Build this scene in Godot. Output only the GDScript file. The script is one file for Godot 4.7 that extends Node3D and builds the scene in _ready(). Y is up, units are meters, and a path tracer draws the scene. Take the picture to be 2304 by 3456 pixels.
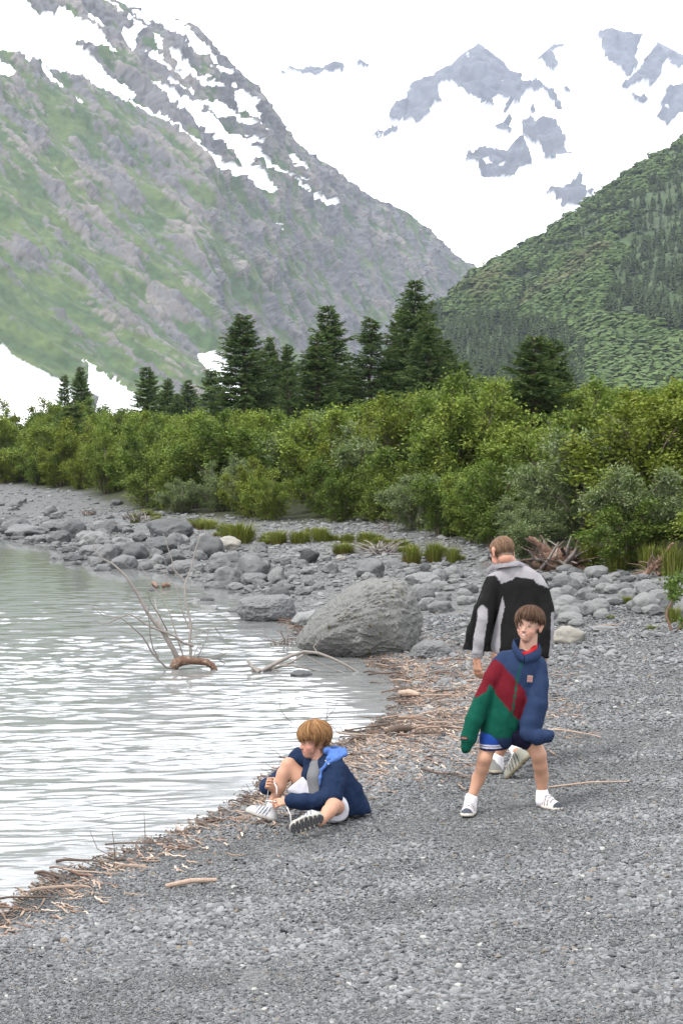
extends Node3D
# A gravel lake shore below snowy mountains: camera, light, ground, water, mountains, plants, rocks, driftwood, three people.

const FOCAL := 5878.0            # focal length in photograph pixels (2304 x 3456)
const EYE := Vector3(0, 2.5, 0)  # metres above the lake
var tilt := atan((1728.0 - 1499.0) / FOCAL)
const BASE := 0.64               # colours below were matched by eye to the bright exposure; this brings them to real base colours
var rng := RandomNumberGenerator.new()
var mats := {}
var taken := {}

# ---------------------------------------------------------------- small helpers
func ray(px: float, py: float) -> Vector3:
	var v := Vector3((px - 1152.0) / FOCAL, -(py - 1728.0) / FOCAL, -1.0)
	return v.rotated(Vector3.RIGHT, -tilt)

func at(px: float, py: float, d: float) -> Vector3:
	return EYE + ray(px, py) * d

func ground_hit(px: float, py: float) -> Vector3:
	var r := ray(px, py)
	var t := 4.0
	while t < 140.0:
		var p := EYE + r * t
		if p.y < maxf(height(p.x, p.z), 0.0):
			var lo := t - 0.4
			var hi := t
			for i in 8:
				var m := (lo + hi) * 0.5
				p = EYE + r * m
				if p.y < maxf(height(p.x, p.z), 0.0): hi = m
				else: lo = m
			return EYE + r * hi
		t += 0.4
	return EYE + r * 140.0

func numbered(called: String) -> String:
	if not taken.has(called):
		taken[called] = 0
		return called
	taken[called] += 1
	return "%s_%03d" % [called, taken[called]]

# the landmark nearest to p, as a phrase
func near_what(p: Vector3, list: Array) -> String:
	var best := 1e9
	var out := ""
	for e in list:
		var d: float = p.distance_squared_to(e[0])
		if d < best:
			best = d
			out = e[1]
	return out

func tag(o: Node, label: String, category: String, group := "", kind := "") -> Node:
	if label: o.set_meta("label", label)
	if category: o.set_meta("category", category)
	if group: o.set_meta("group", group)
	if kind: o.set_meta("kind", kind)
	return o

func thing(called: String, where: Vector3, label: String, category: String, group := "") -> Node3D:
	var o := Node3D.new()
	o.name = numbered(called)
	add_child(o)
	o.position = where
	tag(o, label, category, group)
	return o

func part(called: String, mesh: Mesh, m: Material, parent: Node) -> MeshInstance3D:
	var o := MeshInstance3D.new()
	o.name = called
	o.mesh = mesh
	o.material_override = m
	parent.add_child(o, true)
	return o

func solo(called: String, mesh: Mesh, m: Material, label: String, category: String, group := "", kind := "") -> MeshInstance3D:
	var o := MeshInstance3D.new()
	o.name = numbered(called)
	o.mesh = mesh
	o.material_override = m
	add_child(o)
	tag(o, label, category, group, kind)
	return o

func lin(r: float, g: float, b: float) -> Color:
	return Color(r, g, b).linear_to_srgb()

func noise_of(s: int, freq: float, oct := 4, ridged := false) -> FastNoiseLite:
	var n := FastNoiseLite.new()
	n.seed = s
	n.noise_type = FastNoiseLite.TYPE_SIMPLEX_SMOOTH
	n.frequency = freq
	n.fractal_type = FastNoiseLite.FRACTAL_RIDGED if ridged else FastNoiseLite.FRACTAL_FBM
	n.fractal_octaves = oct
	return n

func wrapped(s: int, size: int, cells: Array, weights: Array) -> PackedByteArray:
	# layered value noise that repeats without a seam
	var r := RandomNumberGenerator.new()
	r.seed = s
	var acc := PackedFloat32Array()
	acc.resize(size * size)
	for o in cells.size():
		var n: int = cells[o]
		var lat := PackedFloat32Array()
		for i in n * n: lat.append(r.randf() - 0.5)
		var w: float = weights[o]
		for y in size:
			var fy := float(y) * n / size
			var y0 := int(fy)
			fy -= y0
			fy = fy * fy * (3.0 - 2.0 * fy)
			var r0 := y0 * n
			var r1 := (y0 + 1) % n * n
			for x in size:
				var fx := float(x) * n / size
				var x0 := int(fx)
				fx -= x0
				var x1 := (x0 + 1) % n
				fx = fx * fx * (3.0 - 2.0 * fx)
				var top := lat[r0 + x0] + (lat[r0 + x1] - lat[r0 + x0]) * fx
				acc[y * size + x] += w * (top + (lat[r1 + x0] + (lat[r1 + x1] - lat[r1 + x0]) * fx - top) * fy)
	var out := PackedByteArray()
	out.resize(size * size)
	for i in acc.size(): out[i] = clampi(int((acc[i] + 0.5) * 255.0), 0, 255)
	return out

func grey_image(data: PackedByteArray) -> ImageTexture:
	var size := int(sqrt(data.size()))
	return ImageTexture.create_from_image(Image.create_from_data(size, size, false, Image.FORMAT_L8, data))

func ramp_image(data: PackedByteArray, stops: Array) -> ImageTexture:
	# grey values mapped through colours (linear values) to an sRGB picture
	var size := int(sqrt(data.size()))
	var lut := PackedByteArray()
	for i in 256:
		var t := i / 255.0 * (stops.size() - 1)
		var k := mini(int(t), stops.size() - 2)
		var a: Color = stops[k]
		var c := a.lerp(stops[k + 1], t - k).linear_to_srgb()
		lut.append_array(PackedByteArray([c.r8, c.g8, c.b8]))
	var out := PackedByteArray()
	out.resize(data.size() * 3)
	for i in data.size():
		var k := data[i] * 3
		out[i * 3] = lut[k]
		out[i * 3 + 1] = lut[k + 1]
		out[i * 3 + 2] = lut[k + 2]
	return ImageTexture.create_from_image(Image.create_from_data(size, size, false, Image.FORMAT_RGB8, out))

func std(c: Color, rough := 0.9, vertex := false) -> StandardMaterial3D:
	var m := StandardMaterial3D.new()
	m.albedo_color = (c * BASE).linear_to_srgb()
	m.roughness = rough
	m.vertex_color_use_as_albedo = vertex
	m.cull_mode = BaseMaterial3D.CULL_DISABLED
	m.metallic_specular = 0.35
	return m

func triplanar(m: StandardMaterial3D, scale: float, world := false) -> StandardMaterial3D:
	m.uv1_triplanar = true
	m.uv1_world_triplanar = world
	m.uv1_scale = Vector3.ONE * scale
	return m

# a growing list of triangles; front faces run clockwise
class Shape:
	var v := PackedVector3Array()
	var c := PackedColorArray()
	var t := PackedInt32Array()
	func tri(a: Vector3, b: Vector3, d: Vector3, col: Color) -> void:
		var k := v.size()
		v.append(a); v.append(b); v.append(d)
		c.append(col); c.append(col); c.append(col)
		t.append(k); t.append(k + 1); t.append(k + 2)
	func leaf(p: Vector3, along: Vector3, side: Vector3, col: Color) -> void:
		var k := v.size()
		v.append(p); v.append(p + along * 0.5 - side); v.append(p + along); v.append(p + along * 0.5 + side)
		for i in 4: c.append(col)
		t.append_array(PackedInt32Array([k, k + 1, k + 2, k, k + 2, k + 3]))
	func tube(pts: Array, rad: Array, col: Color, sides := 6, squash := 1.0) -> void:
		var first := v.size()
		var n := pts.size()
		var up := Vector3(0.13, 0.97, 0.21).normalized()
		for i in n:
			var dir: Vector3 = (pts[mini(i + 1, n - 1)] - pts[maxi(i - 1, 0)]).normalized()
			var s := dir.cross(up)
			if s.length() < 0.05: s = dir.cross(Vector3.RIGHT)
			s = s.normalized()
			var w := s.cross(dir).normalized()
			for j in sides:
				var a := TAU * j / sides
				v.append(pts[i] + (s * cos(a) + w * sin(a) * squash) * rad[i])
				c.append(col)
		for i in n - 1:
			for j in sides:
				var a0 := first + i * sides + j
				var a1 := first + i * sides + (j + 1) % sides
				t.append_array(PackedInt32Array([a0, a1, a0 + sides, a1, a1 + sides, a0 + sides]))
		for e in [0, n - 1]:
			var k := v.size()
			v.append(pts[e]); c.append(col)
			for j in sides:
				var a0: int = first + e * sides + j
				var a1: int = first + e * sides + (j + 1) % sides
				if e == 0: t.append_array(PackedInt32Array([k, a1, a0]))
				else: t.append_array(PackedInt32Array([k, a0, a1]))
	func box(xf: Transform3D, size: Vector3, col: Color) -> void:
		var h := size * 0.5
		for f in [[Vector3.RIGHT, Vector3.UP, Vector3.BACK], [Vector3.LEFT, Vector3.UP, Vector3.FORWARD], [Vector3.UP, Vector3.BACK, Vector3.RIGHT], [Vector3.DOWN, Vector3.FORWARD, Vector3.RIGHT], [Vector3.BACK, Vector3.UP, Vector3.LEFT], [Vector3.FORWARD, Vector3.UP, Vector3.RIGHT]]:
			var q := []
			for s in [[-1, -1], [1, -1], [1, 1], [-1, 1]]:
				q.append(xf * ((f[0] + f[1] * s[0] + f[2] * s[1]) * h))
			var nrm: Vector3 = (q[2] - q[0]).cross(q[1] - q[0])
			if nrm.dot(xf.basis * f[0]) < 0: q.reverse()
			tri(q[0], q[1], q[2], col); tri(q[0], q[2], q[3], col)
	func creased(limit: float) -> ArrayMesh:
		# like mesh(), with hard edges where faces meet sharply
		var n := PackedVector3Array()
		n.resize(v.size())
		for i in range(0, t.size(), 3):
			var m := (v[t[i + 2]] - v[t[i]]).cross(v[t[i + 1]] - v[t[i]])
			for k in 3: n[t[i + k]] += m
		var o := Shape.new()
		var on := PackedVector3Array()
		for i in range(0, t.size(), 3):
			var m := (v[t[i + 2]] - v[t[i]]).cross(v[t[i + 1]] - v[t[i]]).normalized()
			for k in 3:
				var a := n[t[i + k]].normalized()
				on.append(m if a.dot(m) < limit else a)
				o.v.append(v[t[i + k]])
				o.c.append(c[t[i + k]])
				o.t.append(i + k)
		var arr := []
		arr.resize(Mesh.ARRAY_MAX)
		arr[Mesh.ARRAY_VERTEX] = o.v
		arr[Mesh.ARRAY_NORMAL] = on
		arr[Mesh.ARRAY_COLOR] = o.c
		arr[Mesh.ARRAY_INDEX] = o.t
		var r := ArrayMesh.new()
		r.add_surface_from_arrays(Mesh.PRIMITIVE_TRIANGLES, arr)
		return r
	func mesh() -> ArrayMesh:
		var n := PackedVector3Array()
		n.resize(v.size())
		for i in range(0, t.size(), 3):
			var a := t[i]
			var b := t[i + 1]
			var d := t[i + 2]
			var m := (v[d] - v[a]).cross(v[b] - v[a])
			n[a] += m; n[b] += m; n[d] += m
		for i in n.size(): n[i] = n[i].normalized() if n[i].length_squared() > 0 else Vector3.UP
		var arr := []
		arr.resize(Mesh.ARRAY_MAX)
		arr[Mesh.ARRAY_VERTEX] = v
		arr[Mesh.ARRAY_NORMAL] = n
		arr[Mesh.ARRAY_COLOR] = c
		arr[Mesh.ARRAY_INDEX] = t
		var o := ArrayMesh.new()
		o.add_surface_from_arrays(Mesh.PRIMITIVE_TRIANGLES, arr)
		return o

func grid_mesh(v: PackedVector3Array, c: PackedColorArray, nu: int, nv: int) -> ArrayMesh:
	# a sheet of nu columns and nv rows
	var t := PackedInt32Array()
	t.resize((nu - 1) * (nv - 1) * 6)
	var n := PackedVector3Array()
	n.resize(nu * nv)
	var k := 0
	for j in nv:
		var up := maxi(j - 1, 0) * nu
		var dn := mini(j + 1, nv - 1) * nu
		var row := j * nu
		for i in nu:
			n[row + i] = (v[dn + i] - v[up + i]).cross(v[row + mini(i + 1, nu - 1)] - v[row + maxi(i - 1, 0)]).normalized()
			if i < nu - 1 and j < nv - 1:
				var a := row + i
				t[k] = a; t[k + 1] = a + 1; t[k + 2] = a + nu; t[k + 3] = a + 1; t[k + 4] = a + nu + 1; t[k + 5] = a + nu
				k += 6
	var arr := []
	arr.resize(Mesh.ARRAY_MAX)
	arr[Mesh.ARRAY_VERTEX] = v
	arr[Mesh.ARRAY_NORMAL] = n
	if c.size(): arr[Mesh.ARRAY_COLOR] = c
	arr[Mesh.ARRAY_INDEX] = t
	var o := ArrayMesh.new()
	o.add_surface_from_arrays(Mesh.PRIMITIVE_TRIANGLES, arr)
	return o

# ---------------------------------------------------------------- the lie of the land
var shore := PackedVector2Array()       # water's edge, (x, z), from behind the camera to the far bay
var bed_noise := noise_of(3, 0.35, 3)
var swell_noise := noise_of(4, 0.05, 2)

func lay_shore() -> void:
	shore.append(Vector2(-9.0, 9.0)); shore.append(Vector2(-4.4, -1.0)); shore.append(Vector2(-2.7, -6.2))
	for p in [[0, 2085], [60, 2050], [130, 2010], [230, 1965], [330, 1935], [400, 1905], [470, 1880], [520, 1848], [570, 1812], [660, 1765], [735, 1735], [800, 1700], [850, 1672], [880, 1650], [905, 1610], [900, 1575], [880, 1545], [840, 1512], [700, 1478], [660, 1440], [640, 1412], [560, 1370], [470, 1340], [350, 1312], [200, 1290], [120, 1262], [0, 1237]]:
		var r := ray(p[0] * 1.46939, p[1] * 1.46939)
		var q := EYE + r * (EYE.y / -r.y)
		shore.append(Vector2(q.x, q.z))
	for q in [[-12.5, -48.0], [-13.5, -53.0], [-9.6, -56.5], [-11.5, -62.0], [-22.0, -72.0], [-60.0, -95.0]]:
		shore.append(Vector2(q[0], q[1]))

func from_shore(x: float, z: float) -> float:
	var p := Vector2(x, z)
	var best := 1e9
	var side := 1.0
	for i in shore.size() - 1:
		var a := shore[i]
		var ab := shore[i + 1] - a
		var t := clampf((p - a).dot(ab) / ab.length_squared(), 0.0, 1.0)
		var q := p - a - ab * t
		var d := q.length_squared()
		if d < best - 1e-7:
			best = d
			side = 1.0 if ab.x * (p.y - a.y) - ab.y * (p.x - a.x) > 0.0 else -1.0
	return sqrt(best) * side

func raw_height(x: float, z: float) -> float:
	return profile(x, z, from_shore(x, z))

func profile(x: float, z: float, d: float) -> float:
	var far := -z
	if d < 0.0:
		return maxf(d * 0.12 - 0.02, -1.5)
	var h := 0.085 * minf(d, 4.0) + 0.05 * clampf(d - 4.0, 0.0, 6.0)
	h += bed_noise.get_noise_2d(x, z) * 0.05 * clampf(d, 0.0, 1.0)
	var behind := smoothstep(-1.0, 32.0, far - front_of(x / maxf(far, 1.0)))
	h += behind * 1.3 + swell_noise.get_noise_2d(x, z) * 0.3 * behind
	h += smoothstep(3.0, 9.0, x) * smoothstep(16.0, 30.0, far) * 0.5
	h += clampf(far - 110.0, 0.0, 1000.0) * 0.01
	return h

const GX0 := -26.0
const GX1 := 26.0
const GZ0 := -112.0
const GZ1 := 6.0
const GS := 0.4
var gnx := int((GX1 - GX0) / GS) + 1
var gnz := int((GZ1 - GZ0) / GS) + 1
var hgrid := PackedFloat32Array()
var dgrid := PackedFloat32Array()

func lay_heights() -> void:
	hgrid.resize(gnx * gnz)
	dgrid.resize(gnx * gnz)
	for j in gnz:
		for i in gnx:
			var x := GX0 + i * GS
			var z := GZ0 + j * GS
			var d := from_shore(x, z)
			dgrid[j * gnx + i] = d
			hgrid[j * gnx + i] = profile(x, z, d)

func sample(g: PackedFloat32Array, x: float, z: float) -> float:
	var fx := clampf((x - GX0) / GS, 0.0, gnx - 1.001)
	var fz := clampf((z - GZ0) / GS, 0.0, gnz - 1.001)
	var i := int(fx)
	var j := int(fz)
	fx -= i
	fz -= j
	var k := j * gnx + i
	return lerpf(lerpf(g[k], g[k + 1], fx), lerpf(g[k + gnx], g[k + gnx + 1], fx), fz)

func height(x: float, z: float) -> float:
	return sample(hgrid, x, z)

func inland(x: float, z: float) -> float:
	return sample(dgrid, x, z)

# how far away the thicket begins, by direction x / distance
const FRONT := [[-0.30, 92.0], [-0.196, 80.0], [-0.146, 70.0], [-0.11, 54.0], [-0.085, 49.0], [-0.04, 45.0], [0.0165, 43.0], [0.06, 37.0], [0.10, 31.0], [0.15, 27.0], [0.196, 25.0], [0.3, 24.0]]
func front_of(a: float) -> float:
	for i in FRONT.size() - 1:
		if a <= FRONT[i + 1][0]:
			return lerpf(FRONT[i][1], FRONT[i + 1][1], clampf((a - FRONT[i][0]) / (FRONT[i + 1][0] - FRONT[i][0]), 0.0, 1.0))
	return FRONT[-1][1]

func build_ground() -> void:
	var xs := []
	var x := -24.0
	while x <= 24.0:
		xs.append(x)
		x += 0.25 if absf(x) < 8.0 else 0.5
	for e in [40.0, 70.0, 120.0, 250.0, 600.0, 2000.0, 6000.0]:
		xs.append(e)
		xs.push_front(-e)
	var zs := []
	var z := 6.0
	while z > -104.0:
		zs.append(z)
		z -= 0.2 if z > -26.0 else 0.4
	for e in [-108.0, -112.0, -140.0, -200.0, -300.0, -600.0, -1200.0, -3000.0, -7000.0]: zs.append(e)
	var v := PackedVector3Array()
	var c := PackedColorArray()
	var soil := noise_of(9, 0.5, 3)
	for zz in zs:
		for xx in xs:
			var inside: bool = xx > GX0 and xx < GX1 and zz > GZ0 and zz < GZ1
			v.append(Vector3(xx, height(xx, zz) if inside else raw_height(xx, zz), zz))
			var d := maxf(-zz, 0.1)
			var green := smoothstep(-1.0, 2.0, d - front_of(xx / d) + soil.get_noise_2d(xx, zz) * 2.0)
			c.append(Color(0.15, 0.153, 0.156).lerp(Color(0.05, 0.055, 0.025), green))
	var grain := std(Color.WHITE, 0.95, true)
	triplanar(grain, 0.5, true)
	var pebbly := wrapped(21, 256, [96, 48, 20], [1.1, 0.5, 0.25])
	grain.albedo_texture = ramp_image(pebbly, [Color(0.3, 0.3, 0.31), Color(0.8, 0.8, 0.8), Color(1.3, 1.3, 1.3)])
	grain.heightmap_enabled = true
	grain.heightmap_texture = grey_image(pebbly)
	grain.heightmap_scale = 1.5
	var o := part("ground", grid_mesh(v, c, xs.size(), zs.size()), grain, self)
	tag(o, "grey gravel ground of the beach and the low land behind", "ground", "", "structure")

func build_water() -> void:
	# ripples are real waves; rows and columns open out with distance, where single ripples can be told apart less
	var ripple := noise_of(71, 7.5, 2)
	var chop := noise_of(72, 2.4, 2)
	var gust := noise_of(31, 0.22, 3)
	var zs := []
	var z := -4.0
	while z > -95.0:
		zs.append(z)
		var d := maxf(-z, 5.0)
		z -= clampf(0.00014 * d * d, 0.014, 0.5)
	zs.append(-180.0)
	var nx := 250
	var v := PackedVector3Array()
	for zz in zs:
		var d := maxf(-zz, 3.0)
		var x0 := -0.24 * d - 2.0
		var x1 := 1.6
		var calm := lerpf(1.0, 0.36, smoothstep(27.0, 31.0, d + gust.get_noise_1d(zz * 0.1) * 2.0))
		for i in nx:
			var xx := lerpf(x0, x1, float(i) / (nx - 1))
			var h := 0.0
			if zz > -94.0:
				var edge := inland(xx, zz)
				if edge < 0.6:
					var g := clampf(0.75 + 1.5 * gust.get_noise_2d(xx, zz * 1.6), 0.25, 1.6)
					var skew: float = zz + xx * 0.12
					h = (ripple.get_noise_2d(xx * 0.3, skew) * 0.0105 * g + chop.get_noise_2d(xx * 0.4, skew) * 0.0115) * calm
					h *= clampf(-edge * 1.4, 0.25, 1.0)
			v.append(Vector3(xx, h, zz))
	var m := std(Color(0.198, 0.207, 0.207), 0.08)
	m.metallic_specular = 0.5
	var o := part("water", grid_mesh(v, PackedColorArray(), nx, zs.size()), m, self)
	tag(o, "rippled silty grey-green lake water", "water", "", "structure")

# ---------------------------------------------------------------- mountains
func line_y(pts: Array, x: float) -> float:
	if x <= pts[0][0]: return pts[0][1]
	for i in pts.size() - 1:
		if x <= pts[i + 1][0]:
			var t: float = (x - pts[i][0]) / (pts[i + 1][0] - pts[i][0])
			return lerpf(pts[i][1], pts[i + 1][1], t)
	return pts[-1][1]

func polygons(list: Array, scale: float, off: Vector2) -> Array:
	var out := []
	for p in list:
		var q := PackedVector2Array()
		for i in range(0, p.size(), 2): q.append(Vector2(p[i], p[i + 1]) * scale + off)
		var lo := q[0]
		var hi := q[0]
		for e in q:
			lo = lo.min(e)
			hi = hi.max(e)
		out.append([q, Rect2(lo, hi - lo).grow(14)])
	return out

func inside(list: Array, p: Vector2) -> bool:
	for e in list:
		if e[1].has_point(p) and Geometry2D.is_point_in_polygon(p, e[0]): return true
	return false

var tint := Color.WHITE
# a mountain flank: columns run along the ridge, rows from ridge to foot; foot and ridge have their own distances
func flank(nu: int, nv: int, x0: float, x1: float, ridge: Array, foot: float, near: Array, far: Array, bend: float, skin: Callable, over := 0.0) -> ArrayMesh:
	var p := PackedVector3Array()
	var c := PackedColorArray()
	p.resize(nu * nv)
	c.resize(nu * nv)
	for j in nv:
		var t := float(j) / (nv - 1)
		for i in nu:
			var x := lerpf(x0, x1, float(i) / (nu - 1))
			var y := lerpf(line_y(ridge, x) - over, foot, t)
			p[j * nu + i] = at(x, y, lerpf(line_y(far, x), line_y(near, x), pow(t, bend)))
	var q := p.duplicate()
	for j in nv:
		var t := float(j) / (nv - 1)
		for i in nu:
			var k := j * nu + i
			var du := p[j * nu + mini(i + 1, nu - 1)] - p[j * nu + maxi(i - 1, 0)]
			var dv := p[mini(j + 1, nv - 1) * nu + i] - p[maxi(j - 1, 0) * nu + i]
			var n := dv.cross(du).normalized()
			var x := lerpf(x0, x1, float(i) / (nu - 1))
			var y := lerpf(line_y(ridge, x) - over, foot, t)
			q[k] = p[k] + n * float(skin.call(p[k], Vector2(x, y), t))
			c[k] = tint
	return grid_mesh(q, c, nu, nv)

const D2S := 1.46939

func build_left_mountain() -> void:
	var ridge := []
	for e in [[-320, -330], [0, -130], [200, -30], [330, 25], [400, 40], [450, 58], [480, 90], [520, 130], [560, 172], [600, 205], [640, 262], [660, 300], [700, 342], [780, 398], [860, 455], [940, 488], [1000, 545], [1040, 582], [1090, 612], [1130, 660], [1200, 760]]:
		ridge.append([e[0] * D2S, e[1] * D2S])
	var snow := polygons([
		[-400, -400, 60, -60, 80, 0, 100, 20, 150, 60, 215, 80, 240, 40, 290, 60, 330, 95, 370, 130, 400, 165, 455, 205, 470, 230, 420, 200, 350, 180, 310, 178, 300, 195, 350, 230, 400, 270, 450, 300, 500, 330, 540, 350, 560, 380, 540, 390, 470, 375, 420, 345, 360, 330, 320, 308, 265, 288, 190, 285, 150, 262, 110, 260, 60, 225, 0, 205, -400, 150],
		[0, 245, 30, 265, 60, 300, 50, 312, 0, 295, -60, 260], [150, 262, 190, 296, 250, 346, 320, 411, 350, 442, 335, 432, 270, 384, 200, 330, 160, 288],
		[480, 378, 560, 411, 640, 458, 720, 512, 760, 543, 840, 608, 900, 658, 950, 692, 985, 690, 960, 665, 930, 640, 1000, 670, 1060, 720, 1130, 795, 1080, 784, 1010, 740, 930, 706, 850, 648, 780, 570, 700, 508, 600, 446, 520, 402],
		[590, 335, 640, 350, 690, 385, 740, 410, 820, 440, 800, 460, 860, 475, 880, 490, 920, 515, 950, 535, 980, 555, 1050, 578, 1055, 590, 1000, 600, 1080, 650, 1150, 710, 1240, 775, 1310, 820, 1290, 795, 1340, 830, 1375, 850, 1320, 845, 1260, 810, 1200, 760, 1120, 700, 1080, 680, 1030, 650, 1020, 670, 970, 660, 900, 610, 850, 560, 780, 490, 700, 430, 640, 380],
		[820, 405, 900, 420, 960, 450, 1020, 500, 980, 490, 900, 460, 840, 440], [670, 345, 740, 352, 790, 375, 795, 390, 740, 372, 690, 362],
		[580, 220, 620, 210, 655, 240, 660, 260, 700, 290, 730, 300, 680, 215, 700, 225, 730, 260, 760, 260, 800, 300, 860, 330, 915, 372, 860, 350, 790, 315, 740, 312, 690, 300, 620, 262],
		[490, 130, 520, 190, 530, 210, 550, 200, 556, 150, 580, 130, 590, 110, 560, 100, 530, 55, 515, 60, 530, 110], [600, 130, 640, 150, 660, 175, 650, 215, 620, 190],
		[1170, 632, 1200, 640, 1250, 700, 1240, 712, 1200, 680], [1190, 715, 1230, 735, 1220, 738], [940, 335, 1000, 390, 1080, 530, 1060, 525, 1000, 470, 960, 420],
		[540, 40, 640, 50, 700, 75, 760, 110, 830, 190, 900, 270, 940, 310, 880, 300, 800, 230, 720, 160, 640, 95, 560, 75], [700, 75, 760, 90, 740, 110], [830, 110, 900, 160, 960, 230, 985, 290, 940, 250, 880, 190],
		[340, 40, 390, 60, 430, 100, 410, 130, 360, 90], [400, -20, 470, 10, 500, 50, 460, 20], [465, 165, 480, 200, 468, 190], [1370, 705, 1420, 722, 1500, 760, 1420, 740],
		[-200, 1350, 0, 1450, 60, 1480, 150, 1540, 230, 1600, 280, 1650, 280, 1800, -200, 1800], [330, 1485, 350, 1485, 400, 1530, 480, 1590, 550, 1650, 560, 1800, 380, 1800, 350, 1580],
		[795, 1452, 850, 1438, 900, 1500, 940, 1560, 990, 1640, 900, 1660, 850, 1580, 820, 1500], [1110, 915, 1135, 925, 1128, 932]], 1.0 / 1.206, Vector2.ZERO)
	var gully := noise_of(41, 0.008, 4, true)
	var crag := noise_of(42, 0.034, 4)
	var fine := noise_of(43, 0.13, 3)
	var patch := noise_of(44, 0.011, 4)
	var ragged := noise_of(45, 0.03, 2)
	var speck := noise_of(46, 0.11, 3)
	var down := Vector3(0.72, -0.36, 0.6).normalized()     # the way the gullies run
	var a := down.cross(Vector3.UP).normalized()
	var b := down.cross(a).normalized()
	var skin := func(w: Vector3, s: Vector2, t: float) -> float:
		var q := Vector3(w.dot(a), w.dot(b), w.dot(down) * 0.38)
		var long := Vector3(q.x, q.y, q.z * 0.45)
		var cr := crag.get_noise_3dv(long)
		var fi := fine.get_noise_3d(q.x, q.y, q.z * 1.7)
		var pa := patch.get_noise_3dv(long * 1.5)
		var gu := gully.get_noise_3dv(q)
		var bias := -0.09 + (s.x - 600.0) * 0.00024 + smoothstep(900.0, 250.0, s.y) * 0.3
		bias -= smoothstep(420.0, 0.0, s.x - (s.y - 1000.0) * 0.3) * smoothstep(820.0, 1150.0, s.y) * 0.6
		bias -= smoothstep(200.0, 0.0, absf(s.x - 260.0 + (430.0 - s.y) * 0.3)) * smoothstep(160.0, 0.0, absf(s.y - 430.0)) * 0.4
		var r := pa * 0.55 + cr * 1.0 + gu * 0.16 + bias
		var bare := smoothstep(-0.05, 0.25, r)
		tint = Color(0.86, 0.88, 0.9)
		var warp := Vector2(ragged.get_noise_2d(s.x, s.y), ragged.get_noise_2d(s.x + 500.0, s.y)) * 12.0
		warp += Vector2(0.7, 0.7) * ragged.get_noise_2d((s.x - s.y) * 1.2, (s.x + s.y) * 0.25) * 12.0
		if not ((s.y < 920.0 or s.y > 1170.0) and inside(snow, s + warp)):
			var sp := speck.get_noise_3dv(w)
			var rock := Color(0.18, 0.165, 0.15).lerp(Color(0.105, 0.105, 0.11), smoothstep(-0.35, 0.35, pa + sp * 0.6)) * (1.0 + sp * 0.7)
			var grass := Color(0.075, 0.11, 0.035).lerp(Color(0.045, 0.08, 0.028), smoothstep(-0.3, 0.3, speck.get_noise_3dv(w * 0.2))) * (1.0 + sp * 0.5)
			tint = grass.lerp(rock, smoothstep(-0.03, 0.12, r + fi * 0.45)) * BASE
			return gu * 13.0 * smoothstep(0.0, 0.06, t) + cr * (3.0 + 7.0 * bare) + fi * (0.8 + 2.4 * bare)
		return gu * 9.0 * smoothstep(0.0, 0.06, t) + cr * 1.5
	var m := std(Color.WHITE / BASE, 0.95, true)
	var mesh := flank(500, 430, -120.0, 1690.0, ridge, 1530.0, [[-200.0, 850.0], [700.0, 1150.0], [1690.0, 2300.0]], [[-200.0, 1900.0], [700.0, 2100.0], [1690.0, 2900.0]], 1.15, skin)
	tag(part("rocky_mountain", mesh, m, self), "steep grey and green mountain flank streaked with snow above the lake", "mountain", "", "structure")

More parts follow.
